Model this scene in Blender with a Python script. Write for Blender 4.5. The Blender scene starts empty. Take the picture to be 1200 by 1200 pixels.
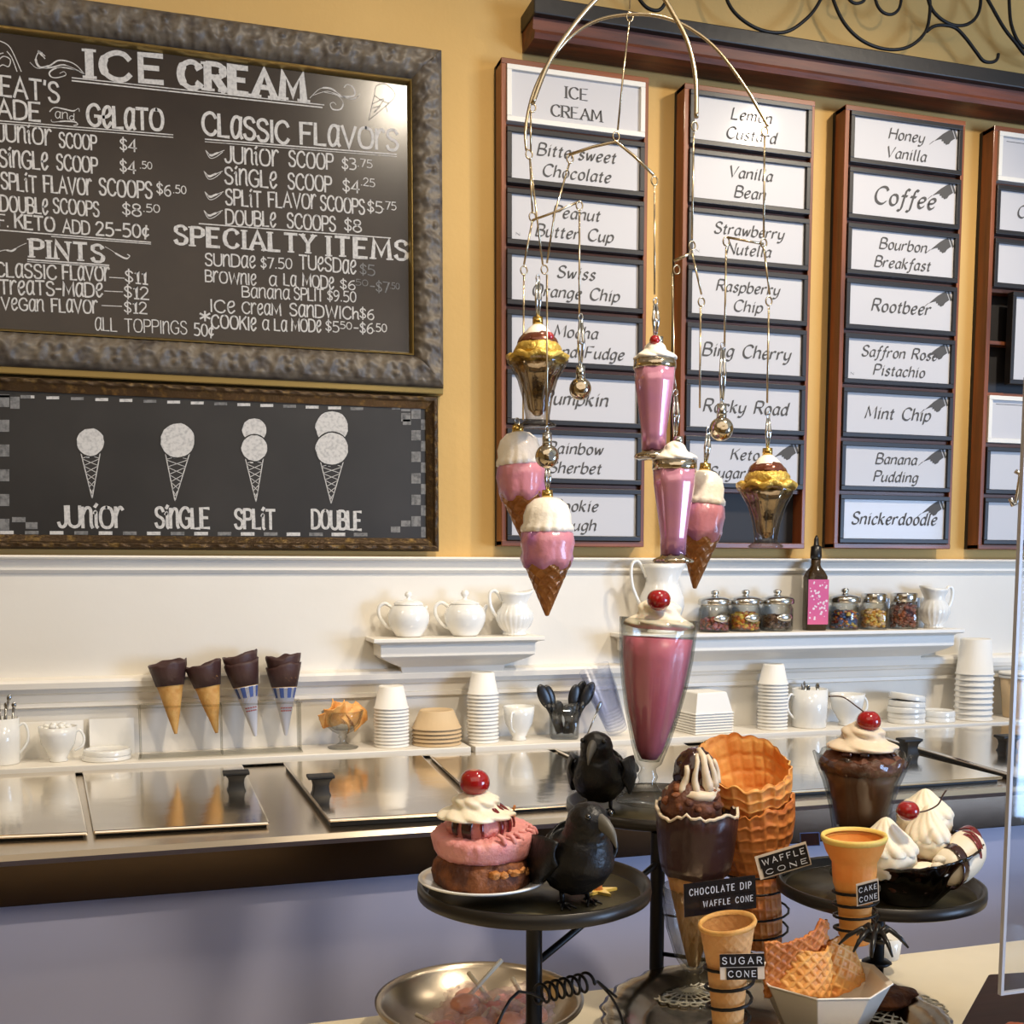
import bpy, math, random
from math import sin, cos, pi, radians, sqrt, atan2, hypot, floor, exp
random.seed(7)
SC = bpy.context.scene
COL = SC.collection
# ------------------------------------------------------------------ camera, world, lights, exposure
D, CZ, F, CX, CY = 2.55, 1.6, 1300.0, 600.0, 794.0
YAW, PIT = radians(17.0), radians(5.36)
cd = bpy.data.cameras.new('camera'); cam = bpy.data.objects.new('camera', cd); COL.objects.link(cam)
cam.location = (0, -D, CZ); cam.rotation_euler = (pi/2 - PIT, 0, -YAW)
cd.sensor_width = 36; cd.lens = 36*F/1200; cd.shift_y = (CY-600)/1200; cd.clip_start = .02
SC.camera = cam
FW = (sin(YAW)*cos(PIT), cos(YAW)*cos(PIT), -sin(PIT))
RT = (cos(YAW), -sin(YAW), 0)
UP = (sin(YAW)*sin(PIT), cos(YAW)*sin(PIT), cos(PIT))
SC.view_settings.view_transform = 'Standard'; SC.view_settings.look = 'None'
SC.view_settings.exposure = 0.0; SC.view_settings.gamma = 1; SC.view_settings.use_curve_mapping = False
SC.cycles.use_denoising = True
SC.cycles.max_bounces = 12; SC.cycles.transmission_bounces = 12; SC.cycles.transparent_max_bounces = 48
SC.cycles.caustics_reflective = False; SC.cycles.caustics_refractive = False
wd = bpy.data.worlds.new('world'); SC.world = wd; wd.use_nodes = True
wd.node_tree.nodes['Background'].inputs[0].default_value = (.62, .74, 1.0, 1)
wd.node_tree.nodes['Background'].inputs[1].default_value = .5

def lamp(name, kind, loc, target, power, color, size=.3, spot=None, blend=.6, size_y=None):
    l = bpy.data.lights.new(name, kind); l.energy = power; l.color = color
    if kind == 'AREA':
        l.size = size
        if size_y: l.shape = 'RECTANGLE'; l.size_y = size_y
    elif kind == 'SPOT':
        l.shadow_soft_size = size; l.spot_size = radians(spot); l.spot_blend = blend
    else: l.shadow_soft_size = size
    o = bpy.data.objects.new(name, l); COL.objects.link(o); o.location = loc
    dx, dy, dz = [target[i]-loc[i] for i in range(3)]
    o.rotation_euler = (atan2(hypot(dx, dy), -dz), 0, atan2(dy, dx)-pi/2)
    return o
WARM = (1, .865, .68)
lamp('ceiling_spot', 'SPOT', (2.0, -1.2, 3.15), (1.45, 0, 1.6), 96, WARM, .05, 95, .9)
lamp('ceiling_spot', 'SPOT', (.78, -1.28, 3.18), (.35, 0, 1.5), 54, WARM, .05, 110, .9)
lamp('ceiling_spot', 'SPOT', (-.9, -1.1, 3.15), (-.6, 0, 1.3), 40, WARM, .05, 110, .9)
lamp('counter_lamp', 'SPOT', (.91, -2.0, 2.72), (.5, -1.1, 1.15), 82, WARM, .05, 90, .9)
lamp('room_daylight', 'AREA', (4.4, -4.6, 1.3), (1.3, -.75, .8), 200, (.42, .63, 1), 1.7)
lamp('room_glow', 'AREA', (0, -2.6, 3.2), (.2, -.4, 1.2), 24, (1, .86, .68), 2.5)

# ------------------------------------------------------------------ pixel rays (1200 x 1200 photo) onto real planes
def ray(px, py):
    a, b = (px-CX)/F, -(py-CY)/F
    return tuple(FW[i]+a*RT[i]+b*UP[i] for i in range(3))
def on_y(px, py, y=0.0):
    r = ray(px, py); t = (y+D)/r[1]; return (r[0]*t, y, CZ+r[2]*t)
def on_z(px, py, z):
    r = ray(px, py); t = (z-CZ)/r[2]; return (r[0]*t, -D+r[1]*t, z)
def at_d(px, py, Z):
    r = ray(px, py); return (r[0]*Z, -D+r[1]*Z, CZ+r[2]*Z)
def depth(p):
    return p[0]*FW[0]+(p[1]+D)*FW[1]+(p[2]-CZ)*FW[2]
def mpp(p): return depth(p)/F

# ------------------------------------------------------------------ materials
def lin(c):
    return tuple((v/12.92 if v <= .04045 else ((v+.055)/1.055)**2.4) for v in [x/255 for x in c])
def mat(name, rgb, rough=.5, metal=0.0, bump=None, var=None, trans=0.0, ior=1.45, coat=0.0, sss=0.0, emit=None, alpha=1.0, aniso=None, ptp=None):
    m = bpy.data.materials.new(name); m.use_nodes = True
    N, L = m.node_tree.nodes, m.node_tree.links
    b = N['Principled BSDF']; c = (*lin(rgb), 1)
    b.inputs['Base Color'].default_value = c; b.inputs['Roughness'].default_value = rough
    b.inputs['Metallic'].default_value = metal; b.inputs['IOR'].default_value = ior
    b.inputs['Transmission Weight'].default_value = trans; b.inputs['Coat Weight'].default_value = coat
    b.inputs['Coat Roughness'].default_value = .08
    b.inputs['Alpha'].default_value = alpha
    if sss:
        b.inputs['Subsurface Weight'].default_value = sss; b.inputs['Subsurface Radius'].default_value = (.01, .006, .004)
        b.inputs['Subsurface Scale'].default_value = .6
    if emit:
        b.inputs['Emission Color'].default_value = (*lin(emit[0]), 1); b.inputs['Emission Strength'].default_value = emit[1]
    tc = None
    if bump or var: tc = N.new('ShaderNodeTexCoord')
    def mapped(stretch):
        mp = N.new('ShaderNodeMapping'); mp.inputs['Scale'].default_value = stretch
        L.new(tc.outputs['Object'], mp.inputs[0]); return mp.outputs[0]
    if var:   # (rgb2, scale, stretch, lo, hi)
        n = N.new('ShaderNodeTexNoise'); n.inputs['Scale'].default_value = var[1]; n.inputs['Detail'].default_value = 5
        L.new(mapped(var[2]), n.inputs['Vector'])
        r = N.new('ShaderNodeValToRGB'); r.color_ramp.elements[0].position = var[3]; r.color_ramp.elements[1].position = var[4]
        r.color_ramp.elements[0].color = c; r.color_ramp.elements[1].color = (*lin(var[0]), 1)
        L.new(n.outputs[0], r.inputs[0]); L.new(r.outputs[0], b.inputs['Base Color'])
    if bump:  # (scale, distance, stretch)
        n = N.new('ShaderNodeTexNoise'); n.inputs['Scale'].default_value = bump[0]; n.inputs['Detail'].default_value = 4
        L.new(mapped(bump[2] if len(bump) > 2 else (1, 1, 1)), n.inputs['Vector'])
        bp = N.new('ShaderNodeBump'); bp.inputs['Strength'].default_value = 1; bp.inputs['Distance'].default_value = bump[1]
        L.new(n.outputs[0], bp.inputs['Height']); L.new(bp.outputs[0], b.inputs['Normal'])
    return m
U1 = (1, 1, 1)
def glassy(name, tint, facing=.35, rough=.03, edge=(190, 190, 188)):      # thin clear glass: see-through plus fresnel reflection, denser at the edges
    m = bpy.data.materials.new(name); m.use_nodes = True; N, L = m.node_tree.nodes, m.node_tree.links
    N.remove(N['Principled BSDF']); out = N['Material Output']
    tr = N.new('ShaderNodeBsdfTransparent'); gl = N.new('ShaderNodeBsdfGlossy'); gl.inputs['Roughness'].default_value = rough
    lw = N.new('ShaderNodeLayerWeight'); lw.inputs[0].default_value = facing
    mx = N.new('ShaderNodeMix'); mx.data_type = 'RGBA'; mx.inputs[6].default_value = (*lin(tint), 1); mx.inputs[7].default_value = (*lin(edge), 1)
    L.new(lw.outputs['Facing'], mx.inputs[0]); L.new(mx.outputs[2], tr.inputs[0])
    pw = N.new('ShaderNodeMath'); pw.operation = 'POWER'; pw.inputs[1].default_value = 3.0; L.new(lw.outputs['Facing'], pw.inputs[0])
    fr = N.new('ShaderNodeMath'); fr.operation = 'MULTIPLY_ADD'; fr.inputs[1].default_value = .45; fr.inputs[2].default_value = .045; L.new(pw.outputs[0], fr.inputs[0])
    ms = N.new('ShaderNodeMixShader'); L.new(fr.outputs[0], ms.inputs[0]); L.new(tr.outputs[0], ms.inputs[1]); L.new(gl.outputs[0], ms.inputs[2]); L.new(ms.outputs[0], out.inputs[0])
    return m
M = {}
M['wall_yellow'] = mat('wall_yellow', (212, 172, 104), .8, bump=(60, .0008), var=((204, 164, 97), 3, U1, .35, .7))
M['wainscot'] = mat('wainscot_cream', (230, 225, 215), .55, bump=(25, .0006), var=((224, 217, 205), 2.5, U1, .3, .7))
M['trim'] = mat('trim_white', (238, 231, 219), .4, bump=(40, .0004))
M['floor'] = mat('floor_tile', (120, 100, 82), .5, var=((100, 84, 70), 6, U1, .3, .7))
M['ceiling'] = mat('ceiling_cream', (236, 224, 200), .8, bump=(30, .001))
M['board_brown'] = mat('chalkboard_brown', (46, 38, 33), .22, bump=(3, .0006), var=((54, 45, 38), 9, U1, .3, .75))
M['board_black'] = mat('chalkboard_black', (34, 32, 31), .42, var=((48, 45, 43), 5, U1, .4, .8))
M['frame_pewter'] = mat('frame_pewter', (110, 100, 86), .5, .12, bump=(260, .0002), var=((70, 62, 56), 30, U1, .4, .7))
M['frame_gold'] = mat('frame_lip_gold', (150, 128, 78), .3, .8)
M['frame_bronze'] = mat('frame_bronze', (66, 50, 32), .4, .6, bump=(180, .0012), var=((116, 92, 50), 60, U1, .55, .75))
M['chalk'] = mat('chalk_white', (200, 196, 190), .9, var=((158, 155, 152), 160, U1, .45, .75))
M['chalk_dim'] = mat('chalk_dim', (128, 126, 123), .9, var=((80, 79, 78), 120, U1, .4, .75))
M['chalk_faint'] = mat('chalk_faint', (88, 86, 84), .9, var=((60, 59, 58), 120, U1, .4, .75))
M['walnut'] = mat('walnut_wood', (146, 80, 42), .42, bump=(70, .0006, (1, 1, .08)), var=((94, 48, 26), 22, (1.5, 1.5, .12), .35, .7), coat=.15)
M['walnut_h'] = mat('walnut_wood_cross', (140, 78, 42), .42, bump=(70, .0006, (.08, 1, 1)), var=((90, 47, 26), 22, (.12, 1.5, 1.5), .35, .7), coat=.15)
M['beam'] = mat('beam_mahogany', (118, 62, 38), .5, bump=(40, .0015, (.1, 1, 1)), var=((58, 32, 24), 12, (.25, 2, 2), .4, .68))
M['black_paint'] = mat('black_paint', (34, 31, 29), .45, bump=(50, .0005), var=((48, 43, 38), 20, (.2, 1, 1), .4, .8))
M['sign_frame'] = mat('sign_frame_black', (34, 30, 28), .4)
M['sign_white'] = mat('sign_frame_white', (226, 221, 210), .4)
M['card'] = mat('card_paper', (194, 191, 191), .45, coat=.25)
M['ink'] = mat('ink_grey', (76, 73, 70), .7)
M['slate'] = mat('slate_panel', (38, 36, 37), .6)
M['iron'] = mat('wrought_iron', (26, 24, 23), .5, .3)
M['steel'] = mat('brushed_steel', (238, 228, 212), .13, 1.0, bump=(9, .0010, (1, 1, 1)))
M['steel_rim'] = mat('steel_rim', (214, 200, 180), .24, 1.0, bump=(400, .00004, (.02, 1, 1)))
M['steel_dark'] = mat('steel_band_dark', (92, 78, 66), .2, 1.0, bump=(30, .0004, (.3, 1, .3)))
M['rubber'] = mat('black_rubber', (22, 21, 21), .55)
M['cab_blue'] = mat('cabinet_blue_grey', (180, 180, 202), .45)
M['counter'] = mat('counter_cream', (222, 208, 178), .3, var=((200, 186, 156), 3, U1, .4, .75), coat=.2)

# ------------------------------------------------------------------ mesh builder
class MB:
    def __init__(s): s.v = []; s.f = []; s.sm = []
    def add(s, vs, fs, smooth=False, T=None):
        n = len(s.v)
        s.v += [T(p) for p in vs] if T else list(vs)
        s.f += [tuple(i+n for i in f) for f in fs]; s.sm += [smooth]*len(fs)
        return s
    def box(s, a, b, T=None):
        (x0, y0, z0), (x1, y1, z1) = a, b
        x0, x1 = min(x0, x1), max(x0, x1); y0, y1 = min(y0, y1), max(y0, y1); z0, z1 = min(z0, z1), max(z0, z1)
        vs = [(x0, y0, z0), (x1, y0, z0), (x1, y1, z0), (x0, y1, z0), (x0, y0, z1), (x1, y0, z1), (x1, y1, z1), (x0, y1, z1)]
        return s.add(vs, [(3, 2, 1, 0), (4, 5, 6, 7), (0, 1, 5, 4), (1, 2, 6, 5), (2, 3, 7, 6), (3, 0, 4, 7)], False, T)
    def grid(s, fn, nu, nv, cu=False, cv=False, smooth=True, T=None):
        vs = [fn(i/(nu if cu else nu), j/nv) for i in range(nu if cu else nu+1) for j in range(nv if cv else nv+1)]
        W = nv if cv else nv+1; H = nu if cu else nu+1; fs = []
        for i in range(nu):
            for j in range(nv):
                a = i*W+j; b = ((i+1) % H)*W+j; c = ((i+1) % H)*W+(j+1) % W; d = i*W+(j+1) % W
                fs.append((a, b, c, d))
        return s.add(vs, fs, smooth, T)
    def lathe(s, prof, seg=32, c=(0, 0, 0), rf=None, zf=None, T=None, smooth=True):
        vs = []; fs = []; n = len(prof)
        for i in range(seg):
            a = 2*pi*i/seg
            for (r, z) in prof:
                rr = r*(rf(a, z, r) if rf else 1); zz = z+(zf(a, z, r) if zf else 0)
                vs.append((c[0]+rr*cos(a), c[1]+rr*sin(a), c[2]+zz))
        for i in range(seg):
            k = (i+1) % seg
            for j in range(n-1):
                a, b, c2, d = i*n+j, k*n+j, k*n+j+1, i*n+j+1
                if prof[j][0] == 0: fs.append((a, c2, d))
                elif prof[j+1][0] == 0: fs.append((a, b, d))
                else: fs.append((a, b, c2, d))
        return s.add(vs, fs, smooth, T)
    def tube(s, pts, r, seg=8, closed=False, T=None, smooth=True):
        n = len(pts); rs = r if isinstance(r, (list, tuple)) else [r]*n
        vs = []; fs = []; px = None
        for i, p in enumerate(pts):
            q0 = pts[(i-1) % n] if (closed or i > 0) else p; q1 = pts[(i+1) % n] if (closed or i < n-1) else p
            t = _n(_s(q1, q0))
            if px is None:
                u = (0, 0, 1) if abs(t[2]) < .9 else (1, 0, 0)
                px = _n(_x(t, u))
            px = _n(_s(px, tuple(t[k]*_d(px, t) for k in range(3))))
            py = _x(t, px)
            for k in range(seg):
                a = 2*pi*k/seg
                vs.append(tuple(p[m]+rs[i]*(cos(a)*px[m]+sin(a)*py[m]) for m in range(3)))
        for i in range(n if closed else n-1):
            i2 = (i+1) % n
            for k in range(seg):
                k2 = (k+1) % seg; fs.append((i*seg+k, i*seg+k2, i2*seg+k2, i2*seg+k))
        if not closed:
            fs.append(tuple(range(seg))[::-1]); fs.append(tuple((n-1)*seg+k for k in range(seg)))
        return s.add(vs, fs, smooth, T)
    def sph(s, c, r, seg=20, rings=12, fn=None, T=None):
        if not isinstance(r, (tuple, list)): r = (r, r, r)
        vs = [(0, 0, -1)]; fs = []
        for j in range(1, rings):
            ph = -pi/2+pi*j/rings
            for i in range(seg): a = 2*pi*i/seg; vs.append((cos(ph)*cos(a), cos(ph)*sin(a), sin(ph)))
        vs.append((0, 0, 1)); e = len(vs)-1
        for i in range(seg):
            k = (i+1) % seg; fs.append((0, 1+k, 1+i)); b = 1+(rings-2)*seg; fs.append((b+i, b+k, e))
            for j in range(rings-2):
                a = 1+j*seg; fs.append((a+i, a+k, a+seg+k, a+seg+i))
        o = []
        for v in vs:
            f = fn(v) if fn else 1
            o.append((c[0]+v[0]*r[0]*f, c[1]+v[1]*r[1]*f, c[2]+v[2]*r[2]*f))
        return s.add(o, fs, True, T)
    def prism(s, poly, T0, T1, smooth=False):   # poly of 2D points; T0/T1 map (u,v)->3D
        n = len(poly)
        vs = [T0(*p) for p in poly]+[T1(*p) for p in poly]
        fs = [tuple(range(n)), tuple(range(2*n-1, n-1, -1))]+[((i+1) % n, i, n+i, n+(i+1) % n) for i in range(n)]
        return s.add(vs, fs, smooth)
    def build(s, name, m, parent=None, loc=None, bevel=0, solid=0, kind=None, sub=0, rot=None):
        me = bpy.data.meshes.new(name); me.from_pydata(s.v, [], s.f); me.update()
        me.polygons.foreach_set('use_smooth', s.sm)
        if isinstance(m, str): m = M[m]
        if m: me.materials.append(m)
        o = bpy.data.objects.new(name, me); COL.objects.link(o)
        if parent: o.parent = parent
        if loc: o.location = loc
        if rot: o.rotation_euler = rot
        if solid: k = o.modifiers.new('s', 'SOLIDIFY'); k.thickness = solid; k.offset = 0
        if sub: k = o.modifiers.new('u', 'SUBSURF'); k.levels = k.render_levels = sub
        if bevel:
            k = o.modifiers.new('b', 'BEVEL'); k.width = bevel; k.segments = 2; k.limit_method = 'ANGLE'
        if kind: o['kind'] = kind
        return o
def _s(a, b): return (a[0]-b[0], a[1]-b[1], a[2]-b[2])
def _a(a, b): return (a[0]+b[0], a[1]+b[1], a[2]+b[2])
def _m(a, k): return (a[0]*k, a[1]*k, a[2]*k)
def _d(a, b): return a[0]*b[0]+a[1]*b[1]+a[2]*b[2]
def _x(a, b): return (a[1]*b[2]-a[2]*b[1], a[2]*b[0]-a[0]*b[2], a[0]*b[1]-a[1]*b[0])
def _n(a):
    l = sqrt(_d(a, a)) or 1e-9; return (a[0]/l, a[1]/l, a[2]/l)
def lerp(a, b, t): return a+(b-a)*t
def crom(P, k=5, closed=False):     # Catmull-Rom through points of any dimension
    n = len(P); out = []
    if n < 3 and not closed: return list(P)
    for i in range(n if closed else n-1):
        p0 = P[(i-1) % n] if closed or i > 0 else P[0]; p1 = P[i]; p2 = P[(i+1) % n]
        p3 = P[(i+2) % n] if closed or i < n-2 else P[-1]
        for j in range(k):
            t = j/k
            out.append(tuple(.5*((2*b)+(-a+c)*t+(2*a-5*b+4*c-d)*t*t+(-a+3*b-3*c+d)*t**3) for a, b, c, d in zip(p0, p1, p2, p3)))
    if not closed: out.append(tuple(P[-1]))
    return out
def _h(x, y=0.0, z=0.0):
    v = sin(x*127.1+y*311.7+z*74.7)*43758.5453; return v-floor(v)
def noise(x, y=0.0, z=0.0):
    i, j, k = floor(x), floor(y), floor(z); u, v, w = x-i, y-j, z-k
    u, v, w = u*u*(3-2*u), v*v*(3-2*v), w*w*(3-2*w)
    L = lambda a, b, t: a+(b-a)*t
    return L(L(L(_h(i, j, k), _h(i+1, j, k), u), L(_h(i, j+1, k), _h(i+1, j+1, k), u), v),
             L(L(_h(i, j, k+1), _h(i+1, j, k+1), u), L(_h(i, j+1, k+1), _h(i+1, j+1, k+1), u), v), w)*2-1
def xf(loc=(0, 0, 0), rz=0, rx=0, ry=0, s=1):     # returns a point transform
    from mathutils import Matrix, Euler, Vector
    if not isinstance(s, (tuple, list)): s = (s, s, s)
    A = Matrix.Translation(loc) @ Euler((rx, ry, rz)).to_matrix().to_4x4() @ Matrix.Diagonal((*s, 1))
    return lambda p: tuple(A @ Vector(p))
def tag(o, label=None, cat=None, group=None, kind=None):
    if label: o['label'] = label
    if cat: o['category'] = cat
    if group: o['group'] = group
    if kind: o['kind'] = kind
    return o
def thing(name, label, cat, loc=(0, 0, 0), group=None, rot=None):
    o = bpy.data.objects.new(name, None); COL.objects.link(o); o.location = loc; o.empty_display_size = .02
    if rot: o.rotation_euler = rot
    return tag(o, label, cat, group)
def copy_tree(o, loc=None, parent=None, label=None, rot=None):
    c = o.copy(); COL.objects.link(c)
    if parent: c.parent = parent
    for ch in list(o.children): copy_tree(ch, None, c)
    if loc: c.location = loc
    if rot: c.rotation_euler = rot
    if label: c['label'] = label
    return c
def struct(o): o['kind'] = 'structure'; return o

# ------------------------------------------------------------------ stroke lettering (cap 10, x-height 6.2)
G = {}
def g(ch, w, *st): G[ch] = (w, [(s[0] == '~', [tuple(float(q) for q in p.split(',')) for p in s.lstrip('~').split()]) for s in st])
g(' ', 4)
g('A', 8, '0,0 4,10 8,0', '1.6,3.6 6.4,3.6'); g('B', 6.5, '0,0 0,10', '~0,10 3.5,10 5.6,8.8 5.6,6.4 3.6,5.3 0,5.3', '~0,5.3 4,5.2 6.5,3.9 6.5,1.4 4.2,0 0,0')
g('C', 7.5, '~7.4,8 6,9.7 3.6,10 1,8.3 0,5 1,1.7 3.6,0 6,.3 7.5,2'); g('D', 7.5, '0,0 0,10', '~0,10 3.5,10 6.6,8.6 7.5,5 6.6,1.4 3.5,0 0,0')
g('E', 6, '6,10 0,10 0,0 6,0', '0,5.2 4.8,5.2'); g('F', 6, '6,10 0,10 0,0', '0,5.2 4.8,5.2')
g('G', 7.8, '~7.4,8 6,9.7 3.6,10 1,8.3 0,5 1,1.7 3.6,0 6,.2 7.6,1.6', '7.6,1.4 7.6,4.6 4.8,4.6')
g('H', 7, '0,0 0,10', '7,0 7,10', '0,5.2 7,5.2'); g('I', 1, '.5,0 .5,10'); g('J', 4.5, '~4.5,10 4.5,3 4,1 2.5,0 .8,.4 0,2')
g('K', 6.5, '0,0 0,10', '6.2,10 .3,4.6', '2.2,6.4 6.5,0'); g('L', 5.5, '0,10 0,0 5.5,0'); g('M', 9, '0,0 .8,10 4.5,2 8.2,10 9,0')
g('N', 7, '0,0 0,10 7,0 7,10'); g('O', 8, '~4,10 6.8,9 8,5 6.8,1 4,0 1.2,1 0,5 1.2,9 4,10'); g('P', 6, '0,0 0,10', '~0,10 4,10 6,8.9 6,6.2 4,5 0,5')
g('Q', 8, '~4,10 6.8,9 8,5 6.8,1 4,0 1.2,1 0,5 1.2,9 4,10', '5,2.4 8.4,-1'); g('R', 6.5, '0,0 0,10', '~0,10 4,10 5.9,8.9 5.9,6.3 4,5.1 0,5.1', '3,5 6.7,0')
g('S', 6, '~5.7,8.2 4.6,9.7 2.6,10 .6,9 .4,7 2,5.6 4.6,4.6 6,2.8 5,.6 3,0 1,.4 0,2'); g('T', 7, '0,10 7,10', '3.5,10 3.5,0')
g('U', 7, '~0,10 0,3.5 .8,1 3.5,0 6.2,1 7,3.5 7,10'); g('V', 7.5, '0,10 3.75,0 7.5,10'); g('W', 10.5, '0,10 2.6,0 5.25,8.5 7.9,0 10.5,10')
g('X', 7, '0,10 7,0', '7,10 0,0'); g('Y', 7, '0,10 3.5,5 7,10', '3.5,5 3.5,0'); g('Z', 6.5, '0,10 6.5,10 0,0 6.5,0')
g('a', 5, '~4.8,5 3.6,6.2 1.6,6 .2,4 .2,1.6 1.4,0 3.2,.5 4.6,2.6', '~4.9,6.2 4.5,3 4.5,1 5.3,0'); g('b', 5, '0,10 0,.2', '~0,3.8 1.4,5.8 3.4,6.2 5,4.6 4.8,1.6 3,0 1,.2 0,1.4')
g('c', 4.4, '~4.4,5 3.4,6.2 1.6,6 .2,4 .2,1.8 1.4,0 3.2,.1 4.5,1.3'); g('d', 5, '~4.6,4.8 3.4,6.2 1.6,6 .2,4 .2,1.6 1.4,0 3.2,.5 4.6,2.6', '~5,10 4.7,4 4.6,1 5.4,0')
g('e', 4.6, '~.3,3 2.6,3.3 4.3,4.4 4,6 2.6,6.3 1,5.4 .2,3.2 .8,.8 2.4,-.1 4.6,1.4'); g('f', 3.6, '~4.6,9.4 3.4,10.2 2.4,9 1.8,4 1.3,-1.5 .2,-3 -1,-2.4', '0,6 3.8,6')
g('g', 5, '~4.7,5 3.6,6.2 1.6,6 .2,4 .2,1.8 1.4,.2 3.2,.8 4.6,2.8', '~4.9,6.2 4.6,1 4.2,-2 2.4,-3.2 .2,-2.6'); g('h', 5, '0,10 0,0', '~0,3.6 1.6,5.8 3.4,6.2 4.6,5 4.6,1.2 5.3,0')
g('i', 1.8, '~0,5.6 .9,6.2 .9,1 1.6,0', '.5,8.2 1.5,9.2'); g('j', 1.8, '~1,6.2 1,-1.5 0,-3 -1.2,-2.6', '1,8.2 1.3,8.6'); g('k', 4.8, '0,10 0,0', '~4.4,5.8 3,6 .2,3', '~1.6,3.8 3.6,.6 5,0')
g('l', 1.6, '~.6,10 .5,2 .8,.3 1.6,.1'); g('m', 8, '0,6.2 0,0', '~0,3.8 1.4,5.8 2.8,6.2 3.8,5.2 3.8,0', '~3.8,3.8 5.2,5.8 6.6,6.2 7.6,5.2 7.5,1.2 8.2,0')
g('n', 5, '0,6.2 0,0', '~0,3.8 1.6,5.8 3.4,6.2 4.6,5.2 4.6,1.2 5.3,0'); g('o', 5, '~2.6,6.3 .8,5.4 .2,3 1,.6 2.6,-.1 4.4,.8 5,3.2 4.2,5.6 2.6,6.3')
g('p', 5, '.2,6.4 -.2,-3.2', '~.2,3.8 1.6,5.8 3.4,6.2 5,4.6 4.8,1.6 3,0 1,.2 0,1'); g('q', 5, '~4.6,5 3.4,6.2 1.6,6 .2,4 .2,1.6 1.4,0 3.2,.5 4.6,2.4', '4.8,6.2 4.6,-3.2')
g('r', 3.8, '0,6.2 0,0', '~0,3.4 1.4,5.6 2.8,6.3 3.9,5.6'); g('s', 4, '~3.9,5.3 2.4,6.5 .7,5.4 1,3.9 3,2.8 3.8,1.5 2.6,-.1 .9,0 0,1.1')
g('t', 3, '~1.4,8.4 1.1,2 1.6,.2 3,.5', '-.4,6 3,6'); g('u', 5, '~0,6.2 0,1.6 1,0 2.6,.3 4.5,2.8', '~4.7,6.2 4.5,1 5.3,0'); g('v', 4.6, '~0,6.2 1.2,3 2,0 3.6,3 4.6,6.2')
g('w', 7, '~0,6.2 .8,2.6 1.8,0 3.6,5.2 5,0 6.2,3 6.8,6.2'); g('x', 4.8, '0,6.2 4.8,0', '4.8,6.2 0,0'); g('y', 5, '~0,6.2 .2,2 1.2,.6 2.8,.8 4.6,3', '~4.9,6.2 4.4,1 3.4,-2.2 1.4,-3.2 0,-2.6'); g('z', 4.4, '0,6.2 4.4,6.2 0,0 4.4,0')
g('0', 6, '~3,10 5.2,8.6 6,5 5.2,1.4 3,0 .8,1.4 0,5 .8,8.6 3,10'); g('1', 3, '0,8 2,10 2,0', '.4,0 3.6,0'); g('2', 5.6, '~0,7.8 1.2,9.6 3.2,10 5,8.6 4.8,6 2.4,3 0,0', '0,0 5.8,0')
g('3', 5.4, '~0,9.6 2.4,10 4.6,9 4.6,6.6 2,5.4', '~2,5.4 4.8,4.6 5.4,2.2 3.6,.2 0,.3'); g('4', 6, '4.4,0 4.4,10 0,3 6,3'); g('5', 5.6, '5.2,10 .8,10 .4,5.8', '~.4,5.8 3,6.2 5.4,4.6 5.4,1.8 3.2,0 0,.5')
g('6', 5.6, '~5,9.6 2.4,8.6 .4,5.4 .2,2 2,0 4.4,.4 5.6,2.8 4.4,5.2 2.2,5.2 .3,3'); g('7', 5.6, '0,10 5.6,10 2,0'); g('8', 5.6, '~2.8,5.4 .6,6.8 .6,9 2.8,10 5,9 5,6.8 2.8,5.4 .2,3.8 0,1.4 2.8,0 5.6,1.4 5.4,3.8 2.8,5.4')
g('9', 5.6, '~5.3,7 3.4,4.8 1.2,4.8 0,7.2 1.2,9.6 3.6,10 5.4,8 5.2,4 3,.6 1,0'); g('$', 5, '~5,8 3.8,9.2 1.6,9.2 .3,7.6 1.4,5.8 3.8,4.4 5,2.6 3.8,.9 1.4,.9 0,2.2', '2.5,11 2.5,-1'); g('¢', 4.4, '~4.4,6.4 2.6,7.6 .4,6 .2,3 2.4,1 4.4,2.4', '3,9.4 1.8,-1')
g('.', 1.4, '.4,.2 .9,.2'); g('-', 4, '0,4.8 4,4.8'); g('*', 5, '2.5,9 2.5,3', '0,7.6 5,4.4', '5,7.6 0,4.4'); g("'", 1, '.6,10 .3,8')
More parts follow.
